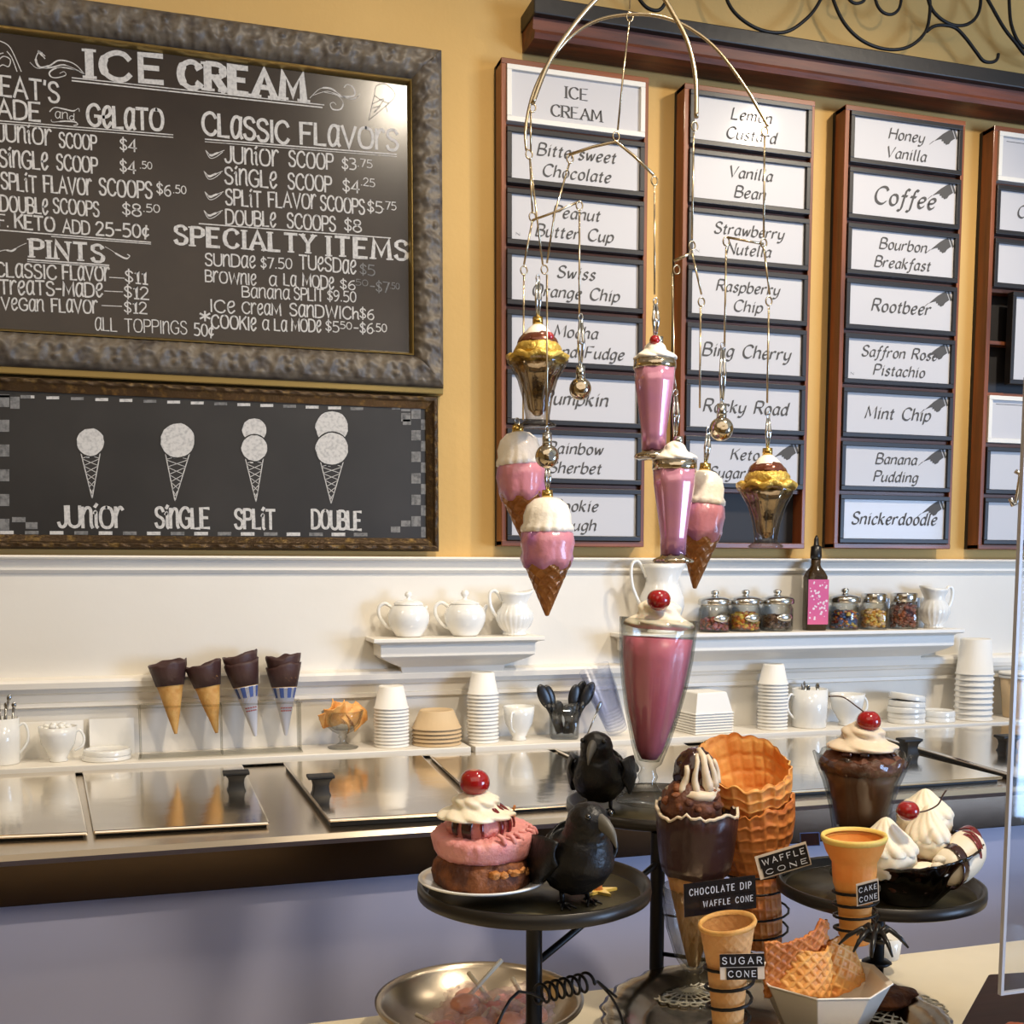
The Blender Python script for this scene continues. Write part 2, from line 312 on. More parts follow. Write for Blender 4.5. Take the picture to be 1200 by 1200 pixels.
def text(mb, s, x0, z0, x1, z1, h, y, pen=1.0, style='chalk', gap=1.7, shear=0.0, wob=0.0, maxw=True):
    """flat lettering standing in a plane of constant y; (x0,z0)-(x1,z1) baseline, h cap height."""
    chars = []; cur = 0.0
    for ch in s:
        w, st = G.get(ch, G[' ']); sc = (1, 1)
        if style in ('chalk', 'heavy') and ch in 'aceimnorsuvwx' and ch.islower(): sc = (1.12, 1.55 if ch != 'i' else 1.22)
        chars.append((cur, sc, st)); cur += w*sc[0]+gap
    total = cur-gap; L = hypot(x1-x0, z1-z0); k = h/10
    sx = L/total; ux, uz = (x1-x0)/L, (z1-z0)/L
    hw = pen*k/2; lay = [0.0]
    def put(u, v):
        return (x0+ux*u, y-lay[0], z0+uz*u+v)
    for (cx0, sc, st) in chars:
        jz = (random.random()-.5)*wob*k; 
        for (smooth, pts) in st:
            P = [((cx0+p[0]*sc[0])*sx+shear*p[1]*sc[1]*k, p[1]*sc[1]*k+jz) for p in pts]
            if smooth: P = crom(P, 4)
            lay[0] += .00002; n = len(P); vs = []; fs = []
            if style in ('card', 'roman'):
                a = radians(38) if style == 'card' else radians(8)
                nx, nz = cos(a)*hw, sin(a)*hw
                for i, (u, v) in enumerate(P):
                    q0 = P[max(i-1, 0)]; q1 = P[min(i+1, n-1)]
                    tx, tz = q1[0]-q0[0], q1[1]-q0[1]; l = hypot(tx, tz) or 1e-9; mx, mz = -tz/l*hw*.32, tx/l*hw*.32
                    sg = 1 if nx*mx+nz*mz >= 0 else -1
                    ox, oz = nx*sg*.8+mx, nz*sg*.8+mz
                    if sg*(nx*-tz+nz*tx) < 0: pass
                    vs += [put(u+ox, v+oz), put(u-ox, v-oz)]
            else:
                for i, (u, v) in enumerate(P):
                    q0 = P[max(i-1, 0)]; q1 = P[min(i+1, n-1)]
                    tx, tz = q1[0]-q0[0], q1[1]-q0[1]; l = hypot(tx, tz) or 1e-9
                    w_ = hw*(1.55 if style in ('heavy', 'serif') and abs(tz) > abs(tx)*1.3 else 1)
                    nx, nz = -tz/l*w_, tx/l*w_
                    if 0 < i < n-1 and not smooth:      # mitre
                        a = (P[i][0]-q0[0], P[i][1]-q0[1]); b = (q1[0]-P[i][0], q1[1]-P[i][1])
                        c = (a[0]*b[0]+a[1]*b[1])/((hypot(*a)*hypot(*b)) or 1); mlt = 1/max(.45, sqrt(max(0, (1+c)/2)))
                        nx *= mlt; nz *= mlt
                    e = hw*.6 if i == 0 else (-hw*.6 if i == n-1 else 0)
                    vs += [put(u+nx-tx/l*e, v+nz-tz/l*e), put(u-nx-tx/l*e, v-nz-tz/l*e)]
            for i in range(n-1): fs.append((2*i, 2*i+1, 2*i+3, 2*i+2))
            mb.add(vs, fs)
            if style in ('serif', 'roman', 'heavy') and not (smooth and n > 30):
                for e in (P[0], P[-1]):
                    q = P[1] if e is P[0] else P[-2]
                    if abs(e[1]-q[1]) > abs(e[0]-q[0])*.8 and (abs(e[1]) < k or abs(e[1]-10*k) < k):
                        sw = hw*(2.6 if style != 'roman' else 2.2); sh = hw*(.5 if style != 'roman' else .3)
                        lay[0] += .00002; mb.add([put(e[0]-sw, e[1]-sh), put(e[0]+sw, e[1]-sh), put(e[0]+sw, e[1]+sh), put(e[0]-sw, e[1]+sh)], [(0, 1, 2, 3)])
    return mb
def stroke2(mb, P, w, y, smooth=True, closed=False):      # flat drawn line in plane y, P of (x,z)
    if smooth: P = crom(P, 6, closed)
    n = len(P); ws = w if isinstance(w, (list, tuple)) else None; vs = []; fs = []
    for i, (u, v) in enumerate(P):
        q0 = P[(i-1) % n] if closed else P[max(i-1, 0)]; q1 = P[(i+1) % n] if closed else P[min(i+1, n-1)]
        tx, tz = q1[0]-q0[0], q1[1]-q0[1]; l = hypot(tx, tz) or 1e-9
        t = i/max(1, n-1); hw = (ws[min(len(ws)-1, int(t*len(ws)))] if ws else w)/2
        vs += [(u-tz/l*hw, y, v+tx/l*hw), (u+tz/l*hw, y, v-tx/l*hw)]
    for i in range(n if closed else n-1):
        j = (i+1) % n; fs.append((2*i, 2*i+1, 2*j+1, 2*j))
    mb.add(vs, fs); return mb
# ------------------------------------------------------------------ the room
def sbox(name, a, b, m, bevel=0): return struct(MB().box(a, b).build(name, m, bevel=bevel))
sbox('wall_back', (-2.6, 0, 0), (5.2, .12, 3.3), 'wall_yellow')
sbox('wall_left', (-2.72, -5.6, 0), (-2.6, .12, 3.3), 'wall_yellow')
sbox('wall_right', (5.2, -5.6, 0), (5.32, .12, 3.3), 'wall_yellow')
sbox('wall_front', (-2.6, -5.72, 0), (1.2, -5.6, 3.3), 'wall_yellow')
sbox('floor', (-2.72, -5.72, -.1), (5.32, .12, 0), 'floor')
sbox('ceiling', (-2.72, -5.72, 3.3), (5.32, .12, 3.4), 'ceiling')
Z = lambda px, py, off=0.0: on_y(px, py, -off)[2]
X = lambda px, py, off=0.0: on_y(px, py, -off)[0]
zr = [Z(100, q) for q in (651, 655, 664, 668, 672)]
# moulding swept along x ; prof = [(off, z)]
def moulding(name, prof, x0, x1, m='trim'):
    P = [(0, prof[0][1])]+prof+[(0, prof[-1][1])]
    mb = MB(); mb.prism(P, lambda u, v: (x0, -u, v), lambda u, v: (x1, -u, v))
    return mb.build(name, m)
sbox('trim_3', (-2.6, -.012, .1), (5.2, 0, zr[2]), 'wainscot')
struct(moulding('trim_1', [(.034, zr[0]), (.038, zr[0]-.004), (.036, zr[1]), (.026, zr[1]-.002), (.021, lerp(zr[1], zr[2], .6)), (.017, zr[2]), (.022, zr[2]-.001), (.022, zr[3]), (.015, zr[4])], -2.6, 5.2))
za, zb, zc, zd, ze = [Z(60, q, .02) for q in (796, 806, 812, 823, 831)]
struct(moulding('trim_2', [(.020, za+.004), (.044, za), (.048, za-.006), (.046, zb), (.034, zb-.001), (.030, zc), (.022, zc-.004), (.018, zd), (.024, zd-.002), (.024, ze+.004), (.012, ze)], -2.6, 5.2))
# ledge the jars, cups and cones stand on
LED = .15
ZL = Z(300, 887, LED); ZLb = Z(300, 896, LED)
xg0, xg1 = X(552, 880, LED), X(557, 880, LED)
sh = thing('wall_ledge', 'long white painted ledge above the steel freezer lids, cups standing along it', 'shelf', (0, 0, ZL))
MB().box((-2.6, -LED, ZLb-ZL), (xg0, -.013, 0)).build('board', 'trim', sh, bevel=.002)
MB().box((xg1, -LED, ZLb-ZL), (5.1, -.013, 0)).build('board', 'trim', sh, bevel=.002)
# crown-moulded wall shelves
def crown(name, label, xa, xb, levels):
    t = thing(name, label, 'shelf', ((xa+xb)/2, 0, levels[0][1]))
    xm = (xa+xb)/2; z0 = levels[0][1]; d0 = levels[0][0]
    mb = MB(); vs = []; fs = []
    for (d, z) in levels:
        e = d0-d; x0, x1 = xa-xm+e, xb-xm-e
        vs += [(x0, -.012, z-z0), (x0, -d, z-z0), (x1, -d, z-z0), (x1, -.012, z-z0)]
    n = len(levels)
    for i in range(n-1):
        for j in range(3): fs.append((4*i+j, 4*i+j+4, 4*i+j+5, 4*i+j+1))
        fs.append((4*i+3, 4*i+7, 4*i+4, 4*i))
    fs += [(0, 1, 2, 3), (4*n-1, 4*n-2, 4*n-3, 4*n-4)]
    mb.add(vs, fs); mb.build('shelf_board', 'trim', t, bevel=.0015); return t
SD = .125
ZS1 = Z(440, 749, SD); ZS2 = Z(900, 741, SD)
def levels(zt, k): return [(SD, zt), (SD, zt-.009*k), (SD-.012, zt-.012*k), (SD-.018, zt-.016*k), (SD-.018, zt-.042*k), (SD-.03, zt-.05*k), (SD-.055, zt-.062*k), (SD-.075, zt-.07*k), (SD-.08, zt-.095*k), (.02, zt-.1*k)]
crown('wall_shelf', 'white crown moulded shelf holding the two white teapots', X(438, 749, SD), X(639, 753, SD), levels(ZS1, 1))
crown('wall_shelf', 'white crown moulded shelf holding the candy jars and dark bottle', X(736, 745, SD), X(1131, 740, SD), levels(ZS2, 1.05))

# ------------------------------------------------------------------ dipping cabinet
ZC = Z(300, 898, LED)
yf = on_z(550, 966, ZC)[1]
cab = thing('dipping_cabinet', 'long ice cream dipping freezer with steel flip lids and blue grey front', 'freezer', (0, 0, 0))
MB().box((-2.5, yf+.03, .12), (5.0, -LED-.005, ZC-.075)).build('body', 'cab_blue', cab)
MB().box((-2.5, yf+.06, .0), (5.0, -LED-.02, .12)).build('plinth', 'rubber', cab)
MB().box((-2.5, yf+.004, ZC-.078), (5.0, yf+.05, ZC-.012)).build('front_band', 'steel_dark', cab, bevel=.002)
MB().prism([(yf+.0, ZC-.016), (yf-.002, ZC-.008), (yf+.004, ZC), (-LED-.004, ZC), (-LED-.004, ZC-.016)], lambda u, v: (-2.5, u, v), lambda u, v: (5, u, v)).build('steel_top', 'steel_rim', cab)
def quad_slab(px, z, th, name, m, parent, bev=.003, inset=0):
    P = [on_z(a, b, z) for a, b in px]; P = [(p[0], min(p[1], -LED-.003), p[2]) for p in P]
    return MB().prism([(p[0], p[1]) for p in P], lambda u, v: (u, v, z), lambda u, v: (u, v, z-th)).build(name, m, parent, bevel=bev)
hand = None
def lid(px, hpx=None, lift=.010):
    z = ZC+lift
    o = quad_slab(px, z, .006, 'lid', 'steel', cab)
    for (a, b) in (hpx or []):
        p = on_z(a, b, z); mb = MB(); k = .019
        mb.box((-k*1.25, -k*.9, .030), (k*1.25, k*.9, .036)); 
        mb.lathe([(k*1.25, 0), (k*1.08, .006), (k*1.0, .016), (k*1.1, .024), (k*1.45, .031)], 4, T=xf(rz=pi/4))
        h = mb.build('handle', 'rubber', o, loc=p, bevel=.0015)
    P = [on_z(a, b, z) for a, b in px]; P = [(p[0], min(p[1], -LED-.003), p[2]) for p in P]; c = [sum(q[i] for q in P)/len(P) for i in (0, 1)]
    g_ = MB().prism([(c[0]+(q[0]-c[0])*.97, c[1]+(q[1]-c[1])*.97) for q in P], lambda u, v: (u, v, z-.0055), lambda u, v: (u, v, ZC+.0005))
    g_.build('gap_shade', 'rubber', cab)  # black slab filling the gap below the lid; its colour stands for shade
    return o
lid([(-260, 990), (103, 975), (88, 903), (-230, 917)])
lid([(109, 974), (316, 963), (284, 895), (96, 903)], [(277, 926)])
lid([(385, 960), (560, 950), (495, 885), (332, 893)], [(376, 931)], lift=.015)
lid([(572, 948), (760, 936), (640, 877), (503, 884)])
lid([(775, 936), (912, 928), (800, 870), (650, 877)])
lid([(922, 927), (1176, 910), (960, 856), (820, 864)], [(1065, 884)], lift=.012)
lid([(1192, 909), (1440, 893), (1200, 846), (1010, 856)], [(1180, 880)], lift=.015)

# ------------------------------------------------------------------ near display counter
ZN = 1.05
e0 = on_z(775, 1150, ZN)
ctr = thing('display_counter', 'cream topped display counter in the foreground under the dessert stand', 'counter', (0, 0, 0))
MB().box((-2.0, -2.35, ZN-.04), (4.6, e0[1], ZN)).build('counter_top', 'counter', ctr, bevel=.004)
MB().box((-1.95, -2.3, 0), (4.55, e0[1]-.03, ZN-.04)).build('body', 'cab_blue', ctr)

# ------------------------------------------------------------------ ornate chalkboards
def frame_side(mb, a, b, prof, motif, amp, perlen=None, mitre=(1, 1), nv=18, step=.004):
    """a,b outer corners (x,z); interior is on the left of a->b; prof(t) off-wall height over t in 0..1 of width W"""
    L = hypot(b[0]-a[0], b[1]-a[1]); ux, uz = (b[0]-a[0])/L, (b[1]-a[1])/L; nx, nz = -uz, ux
    W = perlen; nu = max(4, int(L/step))
    def fn(s, t):
        d = t*W; l0 = d*mitre[0]; l1 = L-d*mitre[1]; l = lerp(l0, l1, s)
        h = prof(t)+amp*motif(l, t)
        return (a[0]+ux*l+nx*d, -h, a[1]+uz*l+nz*d)
    mb.grid(fn, nu, nv)
def quad_frame(parent, c, W, prof, motif, amp, m, name, step=.004, nv=18):
    for i in range(4):
        mb = MB(); frame_side(mb, c[i], c[(i+1) % 4], prof, motif, amp, W, (1, 1), nv, step); mb.build(name, m, parent)
def acanthus(l, t):
    P = .118; u = (l/P) % 1-.5; a = abs(u)*P; v = t
    h = 0
    env = max(0, 1-((v-.48)/.40)**4) if abs(v-.48) < .4 else 0
    r = hypot(u*2.6, (v-.62)*1.5)
    h += .5*max(0, cos(min(r*7.5, 8)))*exp(-r*.6)
    r2 = hypot((abs(u)-.5)*2.4, (v-.35)*1.7)
    h += .55*max(0, cos(r2*9))*exp(-r2*1.2)
    h += .4*max(0, sin((v*3.2+abs(u)*5.2)*pi))*(.5+.5*cos(u*4*pi))
    h += .10*noise(l*120, v*14)
    bead = .35*max(0, sin(l/.0125*pi)) if .86 < v < .97 else 0
    return h*env+bead
def prof_big(t):
    return .012+.040*min(1, t/.08) - .004*(.08 < t < .14) + .006*sin(min(1, max(0, (t-.14)/.7))*pi) - (.018*max(0, (t-.84)/.16))
def back_corner(px, py): p = on_y(px, py, -.05); return (p[0], p[2])
B1 = thing('menu_chalkboard', 'large dark menu chalkboard in a wide ornate pewter frame, topmost on the left wall', 'chalkboard', (0, 0, 0))
def O(px, py, off=.05): p = on_y(px, py, -off); return (p[0], p[2])
br = O(523, 455); tr = O(521, 62); zb1 = br[1]; zt1 = tr[1]; xr1 = (br[0]+tr[0])/2; xl1 = O(-92, 250)[0]
W1 = O(523, 455)[0]-O(488, 440)[0]+.004
W1 = .072; zt1 += .012
quad_frame(B1, [(xl1, zb1), (xr1, zb1), (xr1, zt1), (xl1, zt1)], W1, prof_big, acanthus, .013, 'frame_pewter', 'frame_side', .0035, 22)
ib = (xl1+W1, zb1+W1, xr1-W1, zt1-W1); lipw = .008
mb = MB(); mb.box((xl1+.004, -.03, zb1-.012), (xr1-.002, -.0005, zb1+.02)); mb.build('lower_lip', 'frame_gold', B1, bevel=.003)
quad_frame(B1, [(ib[0], ib[1]), (ib[2], ib[1]), (ib[2], ib[3]), (ib[0], ib[3])], lipw, lambda t: .040-.016*t+.004*sin(t*pi), lambda l, t: 0, 0, 'frame_gold', 'inner_lip', .2, 6)
YB1 = -.024
MB().box((ib[0], YB1, ib[1]), (ib[2], -.001, ib[3])).build('board', 'board_brown', B1)
def tx(parent, s, x0, y0, x1, y1, h, off, style='chalk', pen=1.25, m='chalk', wob=.5, gap=1.7, name='chalk_lettering', shear=0.0):
    a = on_y(x0, y0, -off); b = on_y(x1, y1, -off); hh = on_y((x0+x1)/2, (y0+y1)/2-h, -off)[2]-on_y((x0+x1)/2, (y0+y1)/2, -off)[2]
    mb = MB(); text(mb, s, a[0], a[2], b[0], b[2], hh, -off, pen, style, gap, shear, wob)
    return mb.build(name, m, parent)
oB = .0246
T1 = """ICE|103|90|190|97|31|h|2.0
CREAM|212|101|356|118|30|h|2.0
TREAT'S|-32|107|69|120|23|c|1.3
MADE|-24|136|47|142|21|c|1.4
and|65|138|87|141|8|c|1.2
GeLaTO|103|147|191|153|24|c|1.6
JUniOr|-2|165|60|170|19|c|1.2
SCOOP|70|172|113|176|17|c|1.2
$4|141|176|160|178|14|c|1.2
SinGLe|0|195|56|199|20|c|1.2
SCOOP|67|199|114|203|18|c|1.2
$4|141|201|159|204|14|c|1.2
.50|164|197|178|198|8|c|1.3
SPLiT|2|221|43|226|19|c|1.2
FLAVOr|52|225|107|229|19|c|1.2
SCOOPS|117|228|178|233|19|c|1.2
$6|184|227|200|230|13|c|1.2
.50|203|226|218|227|9|c|1.3
DOUBLe|1|247|56|251|18|c|1.2
SCOOPS|63|249|116|254|17|c|1.2
$8|144|252|165|254|14|c|1.2
.50|168|248|187|249|9|c|1.3
F.|-1|265|10|266|14|c|1.3
KETO|18|267|64|271|16|c|1.5
ADD|74|272|105|275|15|c|1.3
25-50¢|113|275|174|279|15|c|1.4
PINTS|37|301|121|307|20|h|1.6
CLaSSIC|-5|324|66|327|16|c|1.3
FLaVOr|74|327|128|329|16|c|1.3
$11|147|330|172|333|14|c|1.2
TreaTS-MaDe|0|344|120|348|16|c|1.3
$12|146|349|174|351|14|c|1.2
VeGan|2|362|51|365|14|c|1.3
FLaVOr|61|365|114|367|15|c|1.3
$12|146|366|172|368|13|c|1.2
aLL TOPPInGS|112|387|219|392|15|c|.9
50¢|228|393|250|395|14|c|1.2
CLaSSIC|238|157|338|168|25|c|1.5
FLaVOrS|353|168|466|177|24|c|1.5
JUniOr|264|190|326|195|19|c|1.2
SCOOP|339|195|390|199|18|c|1.2
$3|401|198|417|199|13|c|1.2
.75|419|195|436|197|9|c|1.2
SinGLe|264|215|324|221|19|c|1.2
SCOOP|338|221|388|225|18|c|1.2
$4|402|224|421|226|14|c|1.2
.25|423|217|439|219|9|c|1.2
SPLiT|265|240|306|243|18|c|1.2
FLAVOr|315|242|370|245|17|c|1.2
SCOOPS|376|246|427|251|17|c|1.2
$5|431|248|448|250|13|c|1.2
.75|449|245|464|246|9|c|1.2
DOUBLe|265|263|323|266|17|c|1.2
SCOOPS|337|267|393|271|17|c|1.2
$8|404|270|423|272|14|c|1.2
SPECIALTY|206|286|368|297|21|h|1.5
ITEMS|384|299|477|305|22|h|1.5
SUnDae|241|311|299|314|14|c|1.3
$7.50|306|314|342|315|12|c|1.2
TUeSDae|351|315|417|321|16|c|1.2
BrOWnIe|241|330|300|334|13|c|1.3
a|316|334|324|335|12|c|1.3
La|333|334|347|336|13|c|1.3
MODe|355|335|391|339|14|c|1.3
$6|399|338|416|340|11|c|1.2
Banana|284|348|339|351|12|c|1.3
SPLIT|345|351|379|353|14|c|1.2
$9.50|384|352|417|354|12|c|1.2
ICe|247|365|275|367|14|c|1.3
CreaM|284|367|329|370|13|c|1.3
SanDWICh|340|370|420|374|14|c|1.3
$6|422|373|438|375|12|c|1.2
*|235|381|246|381|18|c|1.2
COOKIe|248|384|300|387|15|c|1.3
a|308|386|315|387|12|c|1.3
La|322|387|336|388|13|c|1.3
MODe|342|388|376|389|14|c|1.3
$5|382|388|397|389|12|c|1.2
50|399|385|412|386|8|c|1.3
-$6|415|390|437|391|12|c|1.2
.50|438|388|453|389|9|c|1.3"""
for ln in T1.splitlines():
    s, *r = ln.split('|'); v = [float(q) for q in r[:5]]
    tx(B1, s, *v, oB, 'heavy' if r[5] == 'h' else 'chalk', float(r[6]), gap=3.2 if r[5] == 'h' else 1.9)
for s, v in (('$5', (422, 321, 439, 323, 12)), ('50', (417, 334, 431, 335, 7)), ('-$7', (434, 341, 456, 343, 12)), ('.50', (457, 338, 468, 339, 7))):
    tx(B1, s, *v, oB, 'chalk', 1.1, 'chalk_dim')
def drawn(parent, lines, off, m='chalk', name='chalk_drawing', smooth=True):
    mb = MB()
    for (w, P) in lines:
        Q = [O(a, b, off) for a, b in P]; k = .0018
        stroke2(mb, Q, [q*k for q in w] if isinstance(w, tuple) else w*k, -off, smooth and len(Q) > 2)
    return mb.build(name, m, parent, kind='stuff')
drawn(B1, [(1.2, [(84, 91), (380, 123)]), (1.5, [(84, 94.5), (378, 126)]), (1.2, [(-40, 137), (0, 141.5), (203, 158)]), (1, [(0, 144.5), (203, 161)]), (1.5, [(240, 163), (465, 181)]), (.8, [(240, 166), (465, 183.5)]),
    (1.3, [(-20, 268), (177, 284)]), (1, [(60, 277), (177, 286)]), (1.6, [(32, 304), (128, 311)]), (.8, [(32, 306.5), (128, 313)]), (1.3, [(233, 262), (458, 279)]), (.9, [(128, 325), (146, 326)]), (.9, [(122, 341), (144, 342)]), (.9, [(119, 358), (143, 359)])], oB, smooth=False, name='chalk_rule')
drawn(B1, [((1, 2, 2, 1, .6), [(53, 69), (45, 60), (50, 62)]), ((1, 2.4, 1.5, 1), [(53, 66), (46, 61), (42, 70), (47, 79), (58, 77), (68, 71), (80, 72), (90, 77), (99, 87)]), ((.6, 1.5, .6), [(35, 73), (44, 80), (60, 79), (74, 76), (86, 80), (98, 86)]),
    ((.6, 1.6, 1, .6), [(93, 84), (78, 79), (65, 80), (58, 85), (60, 90), (67, 91), (77, 88), (75, 84), (70, 86)]), (.8, [(99, 87), (88, 82), (72, 79)]),
    ((.6, 2, 1, .6), [(363, 115), (375, 104), (388, 104), (400, 112), (410, 116), (420, 113)]), ((.6, 2, 1.5, 1), [(366, 112), (384, 107), (400, 113), (415, 112), (414, 103), (407, 99), (403, 103)]), ((.6, 1.6, .7), [(380, 108), (395, 112), (402, 120), (399, 128), (390, 128), (387, 122), (391, 120), (394, 123)]), (.8, [(408, 116), (416, 116), (422, 110)]),
    (1, [(0, 48), (12, 56), (25, 84)]), (1, [(8, 60), (14, 68), (20, 84)]), (1, [(-3, 72), (4, 66), (12, 70), (10, 78), (3, 76), (-3, 80)]), (1, [(-4, 64), (4, 62)]),
    ((1, 1.5, .6), [(58, 131), (64, 126), (76, 128), (86, 130), (92, 127), (93, 131)]), ((.6, 1.5, 1), [(60, 140), (62, 143), (76, 142), (88, 143), (91, 146), (86, 147)]),
    ((.8, 2, .6), [(-2, 295), (6, 293), (14, 294), (22, 289), (31, 285)]), ((.6, 2, 1), [(123, 289), (130, 293), (139, 299), (148, 303), (152, 300), (149, 298)])], oB)
for (a, b) in ((241, 0), (239, 24.5), (240, 48.5), (239, 70.5)):
    drawn(B1, [((.8, 2.6, 2.2, .8), [(a+1, 177+b), (a+6, 182+b), (a+12, 180+b), (a+22, 176+b)]), (.8, [(a, 176+b), (a+5, 185+b), (a+12, 184+b), (a+20, 178+b)])], oB)
drawn(B1, [(.8, [(439, 110), (432, 141)]), (.8, [(432, 141), (456, 121)]), (.8, [(439, 112), (448, 118), (456, 121)]), (.7, [(436, 122), (450, 116), (438, 132), (446, 124), (436, 127)]), (.8, [(452, 123), (454, 131)]),
    (.7, [(439, 110), (441, 101), (450, 98), (459, 104), (463, 112), (456, 121)])], oB, 'chalk_dim')
# second board
B2 = thing('cone_size_chalkboard', 'black chalkboard of four drawn cones in a thin bronze gilt frame', 'chalkboard', (0, 0, 0))
xr2 = O(515, 560, .03)[0]; zb2 = O(300, 645, .03)[1]; zt2 = zb1-.014
Wb = .030
def rope(l, t):
    return (.9*max(0, sin((l/.02+t*2.2)*pi))*(1 if .18 < t < .5 else 0) + .35*noise(l*150, t*9)*(t < .6))
def prof_b2(t): return .02+.012*min(1, t/.12)+(.006 if .15 < t < .5 else 0)-.010*max(0, (t-.5)/.5)
xl2 = O(-26, 560, .03)[0]
quad_frame(B2, [(xl2, zb2), (xr2, zb2), (xr2, zt2), (xl2, zt2)], Wb, prof_b2, rope, .003, 'frame_bronze', 'frame_side', .004, 16)
MB().box((xl2+Wb*.9, -.019, zb2+Wb*.9), (xr2-Wb*.9, -.001, zt2-Wb*.9)).build('board', 'board_black', B2)
o2 = .0196
for s, v in (('JUniOr', (69, 617, 144, 618, 24)), ('SinGLE', (183, 618, 245, 619, 23)), ('SPLiT', (276, 619, 322, 620, 22)), ('DOUBLE', (366, 619, 423, 621, 21))):
    tx(B2, s, *v, o2, 'chalk', 1.5)
for (bx, by, r, tpx, tpy, bx2) in ((106, 518, 16, 108, 584, None), (208, 516, 20, 205, 587, None), (298, 525, 15, 300, 588, (298, 504, 14)), (389, 526, 19, 388, 590, (389, 501, 19))):
    P = []
    for (cx, cy, rr) in ([bx2] if bx2 else [])+[(bx, by, r)]:
        mb = MB(); n = 28
        ring = [O(cx+rr*cos(2*pi*i/n)*(1+.04*noise(i*1.3, cx)), cy+rr*sin(2*pi*i/n)*(1+.04*noise(i*.9, cy)), o2) for i in range(n)]
        oo = -o2-(.0006 if cy == by else 0)
        mr = MB(); mr.add([(q[0], oo+.0002, q[1]) for q in [O(cx+(rr+1.6)*cos(2*pi*i/n), cy+(rr+1.6)*sin(2*pi*i/n), o2) for i in range(n)]], [tuple(range(n))]); mr.build('scoop_outline', 'board_black', B2)
        mb.add([(q[0], oo, q[1]) for q in ring], [tuple(range(n))]); mb.build('chalk_scoop', 'chalk', B2)
    wt = r*.72; yb = by+r*.72; L = []
    L.append((1.1, [(bx-wt, yb), (tpx, tpy)])); L.append((1.1, [(bx+wt, yb), (tpx, tpy)]))
    for k in range(6):
        t0, t1 = k/6.5, (k+.9)/6.5
        L.append((.7, [(lerp(bx-wt, tpx, t0), lerp(yb, tpy, t0)), (lerp(bx+wt, tpx, t1), lerp(yb, tpy, t1))]))
        L.append((.7, [(lerp(bx+wt, tpx, t0), lerp(yb, tpy, t0)), (lerp(bx-wt, tpx, t1), lerp(yb, tpy, t1))]))
    L.append((3.4, [(bx-3, yb-2), (bx-3, yb+7)])); L.append((2.4, [(bx+5, yb-2), (bx+5, yb+3)])); L.append((2, [(bx-wt, yb-4), (bx-wt+1, yb+2)]))
    drawn(B2, L, o2, 'chalk', smooth=False)
mb = MB(); mc = MB()
def patch(mb, x0, y0, x1, y1): mb.add([(*O(a, b, o2),) for a, b in ()], []) ; q = [O(a, b, o2) for a, b in ((x0, y0), (x1, y0), (x1, y1), (x0, y1))]; mb.add([(p[0], -o2, p[1]) for p in q], [(3, 2, 1, 0)])
for k in range(16):
    x = -4+k*29.4*(1-k*.004); yt = 462.5+.036*x; patch(mb if k % 3 else mc, x, yt, x+15, yt+3.4); yb_ = 621.5+.006*x; patch(mc if k % 2 else mb, x+4, yb_+.5, x+20, yb_+4.5)
for k in range(12):
    if k % 2 == 0: patch(mc, 482, 479+k*12.6, 493, 491+k*12.6); patch(mc, -2, 463+k*14.5, 11, 477+k*14.5)
    else: patch(mc, 493.4, 479+k*12.6, 499, 491+k*12.6); 
patch(mc, 470, 479, 481, 482); patch(mc, 470, 484, 481, 494); patch(mc, 459, 477.5, 469, 480); patch(mc, 470, 610, 481, 617); patch(mc, 458, 617, 469, 624); patch(mc, 12, 465, 23, 479); patch(mc, 24, 463, 36, 467); patch(mc, 14, 606, 30, 612); patch(mc, 30, 612, 44, 620); patch(mc, 481.5, 491.5, 472, 498)
mc.v = [(p[0], p[1]-.0003, p[2]) for p in mc.v]; mb.build('checker_border', 'chalk', B2, kind='stuff'); mc.build('checker_border', 'chalk_dim', B2, kind='stuff')

# ------------------------------------------------------------------ flavour racks and signs
RW = .055
cardtexts = [
 [('w', 'ICE|CREAM'), ('b', 'Bittersweet|Chocolate'), ('n', 'Peanut|Butter Cup'), ('b', 'Swiss|Orange Chip'), ('b', 'Mocha|Almond Fudge'), ('b', 'Pumpkin'), ('b', 'Rainbow|Sherbet'), ('b', 'Cookie|Dough')],
 [('b', 'Lemon|Custard'), ('b', 'Vanilla|Bean'), ('n', 'Strawberry|Nutella'), ('b', 'Raspberry|Chip'), ('b', 'Bing Cherry'), ('b', 'Rocky Road'), ('h', 'Keto|Sugar-Free'), ('e', '')],
 [('h', 'Honey|Vanilla'), ('h', 'Coffee'), ('h', 'Bourbon|Breakfast'), ('h', 'Rootbeer'), ('hn', 'Saffron Rose|Pistachio'), ('h', 'Mint Chip'), ('h', 'Banana|Pudding'), ('h', 'Snickerdoodle')],
 [('w', ''), ('b', 'C'), ('b', ''), ('e', ''), ('e', ''), ('w', ''), ('b', 'Pineapple'), ('b', 'Raspberry|Tart')]]
cardtexts[3] = [('w', ''), ('b', 'Chocolate'), ('b', ''), ('l', ''), ('w', ''), ('b', 'Pin'), ('b', 'Ras')]
cols = [((588, 68), (760, 91), (755, 640), (587, 640)), ((800, 97), (955, 119), (943, 643), (797, 641)), ((991, 123), (1131, 142), (1114, 643), (977, 642))]
names = ['first from the left', 'second from the left', 'third from the left', 'cut off at the right edge of the photo']
racks = []
